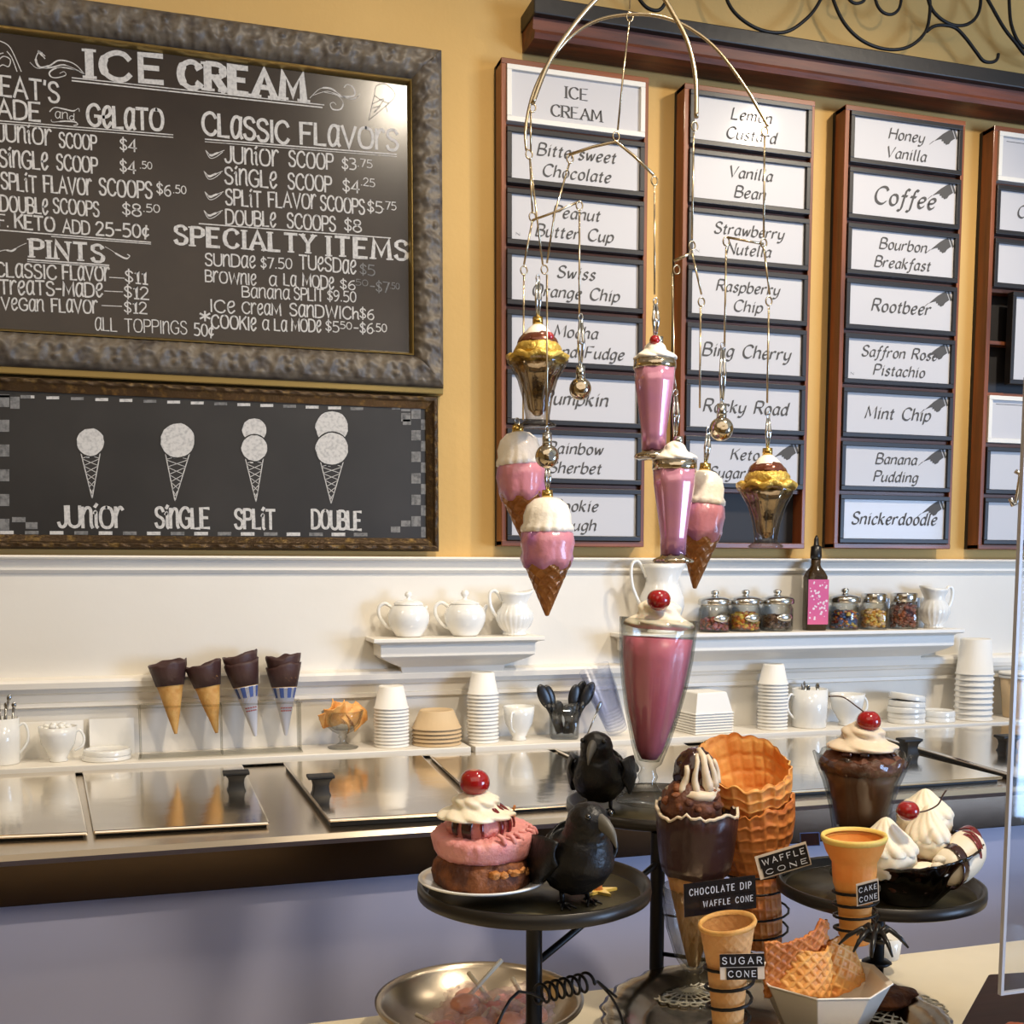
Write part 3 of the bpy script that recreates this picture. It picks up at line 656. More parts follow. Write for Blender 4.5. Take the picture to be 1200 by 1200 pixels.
for ci in range(4):
    if ci < 3:
        c = [O(a, b, RW) for a, b in cols[ci]]; x0 = (c[0][0]+c[3][0])/2; x1 = (c[1][0]+c[2][0])/2; zt = (c[0][1]+c[1][1])/2; zb = (c[2][1]+c[3][1])/2
    else:
        w3 = x1-x0; a = O(1163, 149, RW); b = O(1148, 643, RW); x0 = (a[0]+b[0])/2; x1 = x0+w3
    R_ = thing('sign_rack', 'tall walnut wall rack of flavor signs, '+names[ci], 'rack', (x0, 0, zb))
    w, h = x1-x0, zt-zb; st = .020 if ci == 0 else .022; t_ = .012; sr = .017
    MB().box((0, -.012, 0), (w, -.0005, h)).build('back_panel', 'slate', R_)
    MB().box((0, -RW, 0), (st*.6, -.012, h)).build('side_rail', 'walnut', R_, bevel=.0015)
    MB().box((w-sr*.6, -RW, 0), (w, -.012, h)).build('side_rail', 'walnut', R_, bevel=.0015)
    MB().box((0, -RW-.001, h-t_), (w, -.012, h+.001)).build('top_rail', 'walnut_h', R_, bevel=.0015)
    MB().box((0, -RW-.001, -.001), (w, -.012, t_)).build('bottom_rail', 'walnut_h', R_, bevel=.0015)
    n = 8; nn = len(cardtexts[ci]); n = 8
    pitch = (h-2*t_*.6)/n
    rows = list(range(8)) if ci < 3 else [0, 1, 2, 3, 5, 6, 7]
    for r in range(1, 8):
        if ci == 3 and r == 4: pass
        zz = h-t_*.6-r*pitch
        MB().box((st*.6, -RW+.012, zz-.0045), (w-sr*.6, -.012, zz+.0045)).build('divider', 'walnut_h', R_)
    for ri, (ty, s) in enumerate(cardtexts[ci]):
        row = rows[ri]; zt_ = h-t_*.6-row*pitch-.005; zb_ = zt_-pitch+.010
        if ci == 3 and row == 4.9: zt_ -= .0; 
        if ty == 'e':
            continue
        xo = st*.62; xe = w-sr*.62
        if ty == 'l': xo += .055; zb_ -= pitch*.85
        white = ty == 'w'
        lab = {'w': 'white framed', 'l': 'black framed'}.get(ty, 'black framed')
        words = s.replace('|', ' ')
        shown = words
        if ci == 0 and words == 'Mocha Almond Fudge': shown = 'Mocha Almond Fudge'
        if ci < 3: label = '%s flavor sign reading %s' % (lab, shown)
        else:
            label = ['blank white framed sign at the top of the cut-off right rack', 'black framed sign reading Chocolate, second in the cut-off right rack', 'blank black framed sign, third in the cut-off right rack', 'black framed sign pushed right, baring dark slots of the cut-off rack', 'cream framed blank sign below the dark slots of the right rack', 'black framed sign beginning Pin in the cut-off right rack', 'lowest black framed sign beginning Ras in the right rack'][ri]
        lean = (random.random()-.5)*.004
        sg = thing('flavor_sign', label, 'sign', (x0+(xo+xe)/2, -RW+(.004 if ty != 'l' else -.005), zb+(zt_+zb_)/2), 'framed flavor signs in the racks')
        hw, hh, th = (xe-xo)/2, (zt_-zb_)/2-.0005, .0115
        
        fr = MB(); fy0, fy1 = -.010, .012
        fr.box((-hw, fy0, hh-th), (hw, fy1, hh)); fr.box((-hw, fy0, -hh), (hw, fy1, -hh+th)); fr.box((-hw, fy0, -hh+th), (-hw+th, fy1, hh-th)); fr.box((hw-th, fy0, -hh+th), (hw, fy1, hh-th))
        fr.build('frame', 'sign_white' if white else 'sign_frame', sg, bevel=.0012)
        MB().box((-hw+th*.8, -.003, -hh+th*.8), (hw-th*.8, .004, hh-th*.8)).build('card', 'card', sg)
        py_ = -.0034; iw, ih = hw-th, hh-th
        if ty == 'w' and s == '':
            mb = MB(); stroke2(mb, [(-iw*.9, ih*.8), (iw*.9, ih*.8)], .0015, py_, False); mb.build('printed_line', 'ink', sg)
        if s:
            lines = s.split('|'); big = len(lines) == 1; mb = MB()
            lh = ih*(.78 if not big else .9)*(.68 if not white else .64)
            if s == 'Coffee': lh *= 1.35
            for li, l in enumerate(lines):
                tw = sum(G.get(ch, G[' '])[0]+2.2 for ch in l)*lh/10*1.02
                mw = iw*(1.66 if len(l) > 9 else 1.55)
                tw = min(tw, mw)
                cxo = {'Butter Cup': -.004, 'Pumpkin': 0}.get(l, 0)
                zz = (-lh*.42 if big else (ih*.16 if li == 0 else -ih*.74))
                if white: zz = ih*.12 if li == 0 else -ih*.74
                text(mb, l, -tw/2+cxo, zz, tw/2+cxo, zz, lh, py_, 1.85 if not white else 1.9, 'roman' if white else 'card', 2.2, 0 if white else .24)
            mb.build('printed_lettering', 'ink', sg, kind='stuff')
        if 'n' in ty:
            mb = MB(); text(mb, 'N', -iw*.93, -ih*.8, -iw*.87, -ih*.8, .006, py_, 1, 'chalk', 2); mb.build('small_initial', 'ink', sg)
        if ty[0] == 'h':     # pointing hand symbol with a cuff
            k = ih*.55; ox, oz = iw*.98-k*1.25, ih*.55; A = .42
            hpoly = [(-1.3, .12), (-.6, .3), (-.1, .42), (.6, .5), (1.0, .5), (1.0, -.38), (.5, -.45), (.2, -.62), (-.15, -.6), (-.2, -.42), (-.35, -.4), (-.3, -.2), (-.5, -.15), (-.42, .02), (-.7, .08)]
            T_ = lambda u, v: (ox+k*(u*cos(A)-v*sin(A)), py_, oz+k*(u*sin(A)+v*cos(A)))
            mb = MB(); mb.add([T_(*p) for p in hpoly], [tuple(range(len(hpoly)))[::-1]])
            mb.add([T_(1.08, .6), T_(1.3, .6), T_(1.3, -.5), T_(1.08, -.5)], [(3, 2, 1, 0)]); mb.add([T_(-1.28, .12), T_(-1.3, .18), T_(-1.9, .02), T_(-1.9, -.02)], [(3, 2, 1, 0)])
            mb.build('pointing_hand_print', 'ink', sg, kind='stuff')
# crown brackets between racks resting on chair rail
# ------------------------------------------------------------------ beam and iron scrollwork
BO = .10
b0 = O(900, 82, BO); b1 = O(900, 57, BO); b2 = O(900, 38, BO); xl = O(628, 30, BO)[0]
bm_ = thing('wooden_beam', 'dark mahogany wall beam with a black top edge above the racks', 'beam', (xl, 0, b0[1]))
H1, H2 = b1[1]-b0[1], b2[1]-b0[1]
MB().prism([(0, .006), (-.012, 0), (-BO+.012, 0), (-BO+.006, .010), (-BO+.010, .018), (-BO+.022, H1*.5), (-BO+.018, H1), (0, H1)], lambda u, v: (0, u, v), lambda u, v: (5.1-xl, u, v)).build('moulded_board', 'beam', bm_)
MB().box((-.004, -BO, H1), (5.1-xl, 0, H2)).build('top_board', 'black_paint', bm_, bevel=.003)
sc_ = thing('iron_scroll_panel', 'black wrought iron scrollwork standing on the mahogany beam', 'wall decor', (0, 0, 0))
def iron(P, off=.06, r=.0042):
    Q = [on_y(a, b, -off) for a, b in P]
    MB().tube(crom(Q, 6), r, 8).build('scroll_bar', 'iron', sc_)
iron([(748, -60), (738, -25), (750, 0), (762, 11), (776, 9), (790, -20)])
iron([(845, -30), (852, 0), (864, 18), (884, 32), (905, 38), (925, 36), (945, 22), (958, 6), (966, -14), (968, -50), (950, -90), (910, -100), (880, -80)])
iron([(970, -60), (972, -20), (978, 4), (990, 28), (1008, 46), (1030, 56), (1052, 58), (1070, 52), (1084, 38), (1089, 20), (1089, -4), (1080, -40), (1050, -62), (1015, -50), (1000, -30)])
iron([(1000, -28), (994, -6), (998, 2), (1005, 4), (1013, 0), (1016, -12)], r=.0038)
iron([(1024, -24), (1026, 0), (1033, 13), (1044, 17), (1053, 11), (1056, -2), (1052, -14), (1042, -14)], r=.0038)
iron([(1083, -30), (1089, 4), (1100, 20), (1116, 29), (1132, 29), (1144, 20), (1149, 4), (1147, -20), (1130, -44), (1105, -40)])
iron([(1086, 37), (1094, 31), (1106, 29.5), (1120, 33), (1132, 45), (1144, 61), (1152, 71), (1161, 73), (1168, 70), (1170, 63)])
iron([(1135, -40), (1160, 4), (1176, 32), (1190, 50), (1204, 66), (1230, 76)])
iron([(1182, -30), (1183, 10), (1186, 32), (1196, 52), (1215, 62), (1240, 50), (1250, 20)])
# ------------------------------------------------------------------ food, glass and crockery materials
M['china'] = mat('white_china', (236, 234, 228), .18, coat=.5)
M['paper_white'] = mat('paper_cup_white', (238, 234, 226), .6)
M['kraft'] = mat('kraft_paper', (206, 178, 138), .7, bump=(120, .0002))
M['kraft_dark'] = mat('kraft_dark', (158, 124, 84), .6)
M['glass'] = glassy('clear_glass', (252, 253, 252))
M['acrylic'] = glassy('acrylic', (248, 248, 246), .25, .05, (190, 190, 186))
M['plastic_clear'] = glassy('clear_plastic', (250, 251, 254), .2, .3, (232, 234, 240))
M['chrome'] = mat('chrome', (205, 203, 198), .13, 1)
M['lid_silver'] = mat('silver_lid', (200, 198, 192), .22, 1, bump=(80, .0003))
M['spoon'] = mat('spoon_steel', (150, 148, 144), .2, 1)
M['blackplastic'] = mat('black_plastic', (24, 23, 24), .3)
M['choc'] = mat('chocolate_dip', (58, 32, 28), .38, bump=(120, .0008), coat=.15)
M['choc_dip2'] = mat('dark_dip', (64, 40, 38), .5, bump=(150, .0007))
M['cone'] = mat('wafer_cone', (216, 168, 98), .6, bump=(250, .0006), var=((196, 138, 66), 60, U1, .4, .7), sss=.15)
M['cone_pale'] = mat('sugar_cone', (214, 164, 106), .6, bump=(300, .0004), var=((196, 140, 82), 40, U1, .35, .7), sss=.15)
M['waffle'] = mat('waffle_golden', (240, 178, 100), .5, bump=(300, .0003), var=((214, 134, 58), 35, U1, .38, .66), sss=.25)
M['waffle_dark'] = mat('waffle_brown', (224, 144, 74), .5, bump=(300, .0003), var=((186, 104, 50), 35, U1, .35, .7), sss=.2)
M['cake'] = mat('cake_cone', (232, 160, 80), .55, bump=(260, .0003), var=((222, 142, 60), 30, U1, .35, .7), sss=.3)
M['cake_rim'] = mat('cake_cone_rim', (236, 204, 112), .55, bump=(260, .0004), sss=.3)
M['sleeve'] = mat('cone_sleeve', (226, 224, 228), .55)
M['sleeve_blue'] = mat('sleeve_blue', (64, 84, 140), .55)
M['red_print'] = mat('red_print', (150, 60, 50), .6)
M['pink_milk'] = mat('pink_milkshake', (244, 142, 164), .35, bump=(30, .0004), var=((232, 124, 150), 14, U1, .3, .7), sss=.2)
M['cream'] = mat('whipped_cream', (240, 228, 204), .45, bump=(160, .0004), sss=.3)
M['cream_tan'] = mat('whipped_cream_warm', (222, 204, 178), .4, bump=(160, .0004), sss=.3)
M['cherry'] = mat('cherry_red', (150, 18, 20), .12, coat=.8)
M['stem'] = mat('cherry_stem', (70, 46, 34), .5)
M['pinkice'] = mat('strawberry_ice_cream', (226, 156, 150), .5, bump=(140, .0022), var=((212, 134, 132), 60, U1, .4, .7), sss=.2)
M['sauce_dark'] = mat('chocolate_sauce', (52, 22, 20), .15, coat=.6)
M['sauce_red'] = mat('berry_sauce', (110, 24, 28), .15, coat=.6)
M['cookie'] = mat('brownie_cookie', (132, 76, 38), .65, bump=(120, .004), var=((84, 44, 26), 45, U1, .42, .6))
M['cookie_nut'] = mat('cookie_crumb', (190, 124, 62), .6, bump=(160, .003))
M['choc_ice'] = mat('chocolate_ice_cream', (112, 68, 46), .5, bump=(120, .003), var=((84, 46, 32), 50, U1, .4, .7))
M['mousse'] = mat('chocolate_mousse', (122, 84, 60), .5)
M['banana'] = mat('banana', (228, 216, 194), .4, bump=(100, .0006))
M['crow'] = mat('crow_black', (13, 12, 14), .42, bump=(150, .0012), var=((20, 19, 20), 60, U1, .4, .7))
M['beak'] = mat('crow_beak', (96, 92, 84), .45)
M['eye'] = mat('crow_eye', (10, 10, 10), .05, coat=1)
M['tray_iron'] = mat('black_tray', (44, 40, 36), .35, .4, bump=(40, .0004))
M['tray_in'] = mat('tray_patina', (98, 90, 66), .4, .5, bump=(50, .0005), var=((54, 48, 38), 14, U1, .35, .7))
M['wire'] = mat('black_wire', (24, 22, 22), .4, .5)
M['label_black'] = mat('label_tape_black', (22, 22, 28), .25, coat=.4)
M['label_back'] = mat('label_card', (206, 190, 172), .6)
M['label_txt'] = mat('label_letters', (196, 198, 206), .6)
M['silver'] = mat('old_silver', (176, 160, 132), .2, 1, bump=(20, .0006), var=((140, 124, 98), 14, U1, .4, .7))
M['doily'] = mat('paper_doily', (232, 222, 202), .8)
M['bowl_steel'] = mat('mixing_bowl', (176, 162, 142), .28, 1, bump=(300, .0001))
M['stick'] = mat('lolly_stick', (226, 214, 190), .6)
M['wrap'] = mat('clear_wrapper', (236, 200, 184), .2, alpha=.22, coat=.5, bump=(120, .002))
M['candy_orange'] = mat('candy_orange', (222, 140, 100), .3, coat=.3, bump=(90, .001))
M['candy_pink'] = mat('candy_pink', (214, 120, 120), .3, coat=.3)
M['gold'] = mat('gold_cap', (206, 172, 96), .2, 1)
M['orn_silver'] = mat('ornament_silver', (196, 182, 160), .1, 1, bump=(60, .0014))
M['orn_white'] = mat('ornament_white', (250, 240, 224), .4, bump=(200, .0007), coat=.4)
M['orn_pink'] = mat('ornament_pink', (206, 134, 146), .28, bump=(120, .001), var=((168, 106, 176), 16, U1, .42, .6), coat=.6)
M['orn_cone'] = mat('ornament_cone', (150, 92, 40), .3, .45, bump=(120, .002), var=((190, 128, 62), 30, U1, .4, .7), coat=.4)
M['orn_shake'] = mat('ornament_shake', (204, 138, 160), .16, .25, var=((178, 116, 168), 14, U1, .4, .65), coat=.8)
M['orn_choc'] = mat('ornament_choc', (110, 56, 32), .2, .4, coat=.6)
M['orn_gold'] = mat('ornament_gold', (214, 176, 82), .3, .5, bump=(200, .003))
M['orn_glass'] = glassy('ornament_glass', (234, 228, 220), .4, .05, (150, 140, 130))
M['mob_wire'] = mat('mobile_wire', (190, 172, 142), .22, 1)
M['bottle'] = mat('bottle_brown', (70, 50, 26), .08, trans=.4, ior=1.45)
M['pink_label'] = mat('pink_label', (212, 92, 150), .5, var=((226, 110, 128), 4, U1, .4, .7))
M['white_print'] = mat('white_print', (240, 220, 228), .6)
M['dark_wood'] = mat('dark_wood_block', (42, 20, 17), .7, bump=(60, .0005, (.2, 1, 1)), var=((30, 15, 13), 14, (.3, 2, 2), .4, .7))
M['terracotta'] = mat('red_brown_lump', (160, 84, 54), .6, bump=(50, .002))
def candy(name, cs):
    m = mat(name, cs[0], .3, coat=.4); N, L = m.node_tree.nodes, m.node_tree.links
    oi = N.new('ShaderNodeNewGeometry'); r = N.new('ShaderNodeValToRGB'); r.color_ramp.interpolation = 'CONSTANT'
    while len(r.color_ramp.elements) < len(cs): r.color_ramp.elements.new(.5)
    for i, c in enumerate(cs): r.color_ramp.elements[i].position = i/len(cs); r.color_ramp.elements[i].color = (*lin(c), 1)
    L.new(oi.outputs['Random Per Island'], r.inputs[0]); L.new(r.outputs[0], N['Principled BSDF'].inputs['Base Color']); M[name] = m
candy('candy_mix_red', [(150, 60, 50), (196, 96, 92), (70, 34, 34), (186, 110, 130), (170, 90, 50)])
candy('candy_mix_yellow', [(236, 196, 60), (226, 130, 46), (240, 214, 110), (206, 96, 50), (236, 180, 60)])
candy('candy_mix_brown', [(96, 66, 54), (120, 88, 74), (78, 50, 42), (140, 110, 96)])
candy('candy_mix_blue', [(52, 60, 110), (80, 70, 130), (216, 120, 60), (150, 60, 50), (60, 100, 150), (230, 190, 80)])
candy('candy_mix_gold', [(240, 180, 50), (226, 150, 40), (244, 210, 110), (236, 196, 150)])
candy('candy_mix_rust', [(160, 82, 46), (176, 96, 60), (140, 68, 40)])

def at(px, y, z):
    a = (px-CX)/F
    x = (a*((y+D)*FW[1]+(z-CZ)*FW[2])-(y+D)*RT[1])/(RT[0]-a*FW[0]); return (x, y, z+.0005)
def px2(t, prof, k): return [(r*k, z*k) for r, z in prof]
# ------------------------------------------------------------------ wall shelf crockery
def loop_handle(mb, P, r, seg=8): mb.tube(crom(P, 6), r, seg)
TY = -.066
def teapot(px, label, spx, knob):
    p = at(px, TY, ZS1); k = mpp(p); t = thing('teapot', label, 'teapot', p)
    MB().lathe(px2(0, [(0, .5), (13, 0), (15, 1), (16, 3), (21, 10), (24, 18), (24.5, 25), (22, 32), (17, 37), (16, 38), (15, 37), (20, 30), (21, 20), (12, 4), (0, 3)], k), 40).build('body', 'china', t)
    MB().lathe(px2(0, [(17.5, 37.6), (17, 39.5), (12, 42), (5, 43.5), (2.2, 45), (2, 46.5), (4.2, 48), (4.2, 51), (2, 53), (0, 53.3)] if knob else [(17.5, 37.6), (16.5, 39), (9, 41.5), (3, 43), (2, 45), (4, 47), (5, 50), (3.4, 53), (0, 54)], k), 32).build('lid', 'china', t)
    mb = MB(); loop_handle(mb, [(-19*k, 0, 34*k), (-27*k, 0, 39*k), (-34*k, 0, 35*k), (-34*k, 0, 25*k), (-28*k, 0, 15*k), (-21*k, 0, 10*k), (-17*k, 0, 9*k)], 2.1*k)
    mb.build('handle', 'china', t)
    mb = MB(); mb.tube(crom([(19*k, 0, 12*k), (27*k, 0, 18*k), (30*k, 0, 28*k), (35*k, 0, 35*k)], 6), [lerp(5*k, 2.2*k, i/18) for i in range(19)], 10, T=xf(rz=radians(spx)))
    mb.build('spout', 'china', t); t.rotation_euler = (0, 0, radians(-12)); return t
teapot(479, 'white china teapot at the left end of the short wall shelf', 52, True)
teapot(545, 'white china teapot with a round knob, beside the ribbed jug', 40, False)
def jug(px, z, h, w, label, side, m='china', ribs=14, amp=.05, name='jug', y=TY, rz=0):
    p = at(px, y, z); k = mpp(p); t = thing(name, label, 'jug', p, rot=(0, 0, rz))
    pr = [(0, .5), (.6*w, 0), (.62*w, 2), (.55*w, 4), (.8*w, .2*h), (.98*w, .38*h), (.95*w, .52*h), (.74*w, .68*h), (.68*w, .76*h), (.86*w, .93*h), (.92*w, h), (.85*w, h-.4), (.6*w, .75*h), (.8*w, .45*h), (0, .1*h)]
    MB().lathe(px2(0, pr, k), 64, rf=lambda a, zz, r: 1+(amp*abs(sin(a*ribs/2)) if zz < .66*h*k else 0)+(.22*max(0, cos(a))**6 if zz > .8*h*k else 0), zf=lambda a, zz, r: (.08*h*k*max(0, cos(a))**4 if zz > .85*h*k else 0), T=xf(rz=0 if side < 0 else pi)).build('body', m, t)
    mb = MB(); s = side; loop_handle(mb, [(s*.72*w*k, 0, .8*h*k), (s*1.1*w*k, 0, 1.03*h*k), (s*1.42*w*k, 0, .98*h*k), (s*1.4*w*k, 0, .72*h*k), (s*1.15*w*k, 0, .5*h*k), (s*.9*w*k, 0, .36*h*k)], 2.0*k)
    mb.build('handle', m, t); return t
jug(603, ZS1, 50, 21, 'white ribbed china jug at the right end of the short wall shelf', -1, amp=.10, ribs=22)
jug(1094, ZS2, 46, 17, 'pale ribbed cream jug with a looped handle at the right end of the candy shelf', 1, amp=.08, ribs=18)
jug(775, ZS2, 80, 27, 'tall white china pitcher with a curled handle behind the pink milkshake', -1, amp=0, name='pitcher')
# candy jars
def jar(px, label, cm, fill, square=False, tagged=True, w=18.5):
    p = at(px, TY, ZS2); k = mpp(p); t = thing('candy_jar', label, 'jar', p, 'candy jars on the wall shelf', rot=(0, 0, radians(-20)))
    seg = 40
    rf = None
    if square:
        def rf(a, z, r):
            if r > .8*w*k or True:
                c = max(abs(cos(a)), abs(sin(a))); q = (abs(cos(a))**5+abs(sin(a))**5)**(-1/5); return q*.93 if z < 27*k else 1
    gp = [(0, .3), (w*.93, 0), (w, 1.5), (w, 26), (w*.9, 29), (w*.88, 31), (w*.82, 31), (w*.84, 28), (w*.94, 25.5), (w*.94, 2.2), (w*.88, 1.4), (0, 1.4)]
    MB().lathe(px2(0, gp, k), seg, rf=rf).build('glass_body', 'glass', t)
    if square:
        MB().lathe(px2(0, [(0, 31), (w*.9, 31), (w*.95, 32), (w*.95, 40), (w*.9, 41.5), (0, 42)], k), 32).build('metal_lid', 'chrome', t)
        mb = MB(); mb.box((w*.9*k, -3*k, 24*k), (w*1.12*k, 3*k, 36*k)); mb.build('clamp', 'chrome', t, bevel=.0008)
    else:
        MB().lathe(px2(0, [(0, 31.3), (w*1.02, 31.3), (w*1.06, 32), (w*1.06, 36), (w*.98, 38.5), (w*.6, 40.5), (w*.25, 41.5), (w*.16, 43), (w*.25, 44.5), (w*.25, 47), (w*.12, 48.3), (0, 48.4)], k), 36).build('metal_lid', 'lid_silver', t)
    mb = MB(); rnd = random.Random(px); rr = w*.88
    n = 0; 
    for q in range(230):
        h = 2.6+fill*rnd.random()**.8; a = rnd.random()*2*pi; d = rr*(1-.5*rnd.random()**2.2); s = 1.7+rnd.random()*1.2
        if square: d *= .88
        d = min(d, rr-s*.9)
        if rnd.random() < .12: h = 2.6+fill*(1+.12*rnd.random()); d *= .7
        mb.sph((d*cos(a)*k, d*sin(a)*k, h*k), (s*k*(1+.4*rnd.random()), s*k, s*k*.8), 6, 4)
    mb.build('candy_filling', cm, t, kind='stuff')
    if tagged:
        T = xf(loc=(0, 0, 16*k), rz=0)
        mb = MB(); n = 14
        def f(u, v): a = radians(-100+u*75); return (cos(a)*(w+.5)*k, sin(a)*(w+.5)*k, (16+(v-.5)*9*sin(min(1, max(0, u*1.0))*pi)**.4)*k)
        mb.grid(f, 14, 2, smooth=True); mb.build('oval_tag', 'lid_silver', t, solid=.0004)
    return t
jar(837, 'candy jar of red and pink sweets, first from the pitcher', 'candy_mix_red', 12)
jar(873, 'candy jar of yellow and orange sweets, second from the pitcher', 'candy_mix_yellow', 17)
jar(910, 'candy jar of grey brown chocolate bits beside the dark bottle', 'candy_mix_brown', 14)
jar(989, 'candy jar of mixed blue and orange sweets right of the dark bottle', 'candy_mix_blue', 17, tagged=False, w=17)
jar(1023, 'square clamp jar of yellow candy beside the blue and orange sweets', 'candy_mix_gold', 18, True, False, 15.5)
jar(1058, 'square clamp jar of rust brown candy beside the pale ribbed jug', 'candy_mix_rust', 24, True, False, 16)
p = at(954, TY, ZS2); k = mpp(p)
bt = thing('syrup_bottle', 'dark glass bottle with a pink label and black pourer', 'bottle', p, rot=(0, 0, radians(-14)))
def sq(a, z, r): return (abs(cos(a))**6+abs(sin(a))**6)**(-1/6)*.92
MB().lathe(px2(0, [(0, 0), (12, 0), (13, 1), (13, 62), (11, 68), (6.5, 73), (5.5, 76), (5.5, 84), (0, 84)], k), 40, rf=lambda a, z, r: sq(a, z, r) if z < 66*k else 1).build('glass_body', 'bottle', bt)
MB().box((-12*k, -12.55*k, 7*k), (12*k, -12.3*k, 59*k)).build('pink_label', 'pink_label', bt)
rnd = random.Random(3); mb = MB()
for i in range(46):
    u, v, s = (rnd.random()-.5)*20*k, (12+rnd.random()*44)*k, (.5+rnd.random()*1.1)*k
    mb.add([(u+s*cos(a), -12.62*k, v+s*sin(a)) for a in [j*pi/3 for j in range(6)]], [(0, 1, 2, 3, 4, 5)])
mb.build('dotted_print', 'white_print', bt, kind='stuff')
MB().lathe(px2(0, [(0, 83), (6.4, 83), (6.6, 86), (6, 97), (4, 98), (3, 99), (2.6, 106), (.8, 110), (0, 110)], k), 20).build('pourer', 'blackplastic', bt)

ORD = 'first second third fourth fifth sixth seventh eighth ninth tenth eleventh twelfth thirteenth fourteenth fifteenth'.split()
# ------------------------------------------------------------------ things on the ledge
LY = -.085
def cup_mesh(r0, r1, h, k, m, rim=1.3, seg=28):       # inverted paper cup: rim (r1) down at z=0, base (r0) up at z=h
    mb = MB(); mb.lathe(px2(0, [(r1+.1, .2), (r1+rim*.6, 0), (r1+rim, .9), (r1+rim*.6, 1.9), (r1, 2.1), (r0+.3, h-1.5), (r0-.8, h), (r0-1.6, h-1), (0, h-1)], k), seg)
    return mb
def cup_stack(px, n, r0, r1, h, sp, where, m='paper_white', name='paper_cup', grp=None, color='white', noun='cup', y=LY):
    p = at(px, y, ZL); k = mpp(p); grp = grp or (noun+'s stacked '+where)
    first = None; rnd = random.Random(px)
    for i in range(n):
        o = None
        loc = (p[0]+(rnd.random()-.5)*.35*k, p[1]+(rnd.random()-.5)*.3*k, p[2]+i*sp*k)
        q = n-1-i; lab = 'topmost upside-down %s %s of the stack %s' % (color, noun, where) if q == 0 else '%s %s, %s from the top of the stack %s' % (color, noun, ORD[q], where)
        if i == 0:
            first = cup_mesh(r0, r1, h, k, m).build(name, m, loc=loc); o = first
        else:
            o = first.copy(); COL.objects.link(o); o.location = loc
        tag(o, lab, 'cup', grp)
cup_stack(459, 12, 14.5, 19.5, 27, 4.0, 'by the glass dish')
cup_stack(566, 14, 13, 17.5, 26, 4.3, 'by the teacup')
cup_stack(905, 14, 12, 16.5, 24, 4.0, 'by the spoon mug')
cup_stack(1140, 9, 16.5, 20.5, 42, 6.6, 'at right', name='large_paper_cup', noun='large cup')
cup_stack(512, 5, 20, 28, 22, 4.6, 'between white cup stacks', 'kraft', 'kraft_bowl', color='brown kraft', noun='bowl')
p = at(823, LY+.01, ZL); k = mpp(p); first = None
for i in range(8):
    lab = 'topmost upside-down cream square paper tray right of the milkshake' if i == 7 else 'cream square paper tray, %s from the top of its stack' % ORD[7-i]
    loc = (p[0], p[1], p[2]+i*3.2*k)
    if not first:
        first = MB().lathe(px2(0, [(36, 0), (37.5, .8), (36, 1.8), (35, 2), (28, 24), (26, 25), (0, 25)], k), 4, T=xf(rz=pi/4+.1), smooth=False).build('paper_tray', 'paper_white', loc=loc, bevel=.001); o = first
    else: o = first.copy(); COL.objects.link(o); o.location = loc
    tag(o, lab, 'tray', 'square paper trays on the ledge')
def lids(px, spec, where):
    p = at(px, LY, ZL); k = mpp(p); first = None
    for i, (dx, r, h, ti) in enumerate(spec):
        if not first:
            first = MB().lathe(px2(0, [(0, 3.8), (18, 3.8), (19, 4.6), (20, 4.6), (20.6, 3.6), (21.4, .8), (21, 0), (20.4, .2), (19.6, 3), (0, 3)], k), 36).build('cup_cover', 'china'); o = first
        else: o = first.copy(); COL.objects.link(o)
        o.location = (p[0]+dx*k, p[1], p[2]+h*k); o.rotation_euler = (0, radians(ti), 0); o.scale = (r, r, 1.5)
        tag(o, ('topmost' if i == len(spec)-1 else ORD[len(spec)-1-i]+' from the top')+' white plastic cup cover '+where, 'cover', 'plastic cup covers on the ledge')
lids(125, [(0, 1.3, 0, 0), (1, 1.28, 5.2, 0)], 'right of the ornate cup')
lids(1062, [(0, 1, 0, 0), (0, 1.0, 6.2, 0), (-1, 1.02, 12.4, 0), (0, 1, 18.8, 3), (0, .98, 26.5, 8)], 'in the tilted pile')
lids(1099, [(0, .9, 0, 0), (0, .9, 6, 0)], 'left of the large cups')
def cup(px, w, h, label, side, name='cup', footed=True, rz=0, y=LY):
    p = at(px, y, ZL); k = mpp(p); t = thing(name, label, 'cup' if name != 'mug' else 'mug', p, rot=(0, 0, rz))
    if footed: pr = [(0, .6), (w*.45, 0), (w*.5, 1), (w*.42, 4), (w*.62, .28*h), (w*.86, .5*h), (w*.95, .75*h), (w, h), (w*.94, h-.3), (w*.88, .7*h), (w*.78, .5*h), (w*.4, .2*h), (0, .16*h)]
    else: pr = [(0, .4), (w*.92, 0), (w*.96, 1.5), (w, .5*h), (w, h), (w*.93, h-.3), (w*.9, .5*h), (w*.86, 3), (0, 3)]
    MB().lathe(px2(0, pr, k), 40).build('body', 'china', t)
    mb = MB(); q = (.9 if footed else 1)*w*k; s = side
    loop_handle(mb, [(s*q*.98, 0, .82*h*k), (s*(q+5*k), 0, .86*h*k), (s*(q+9*k), 0, .66*h*k), (s*(q+7*k), 0, .42*h*k), (s*(q*.9), 0, .28*h*k if footed else .2*h*k)], 1.5*k)
    mb.build('handle', 'china', t); return t, p, k
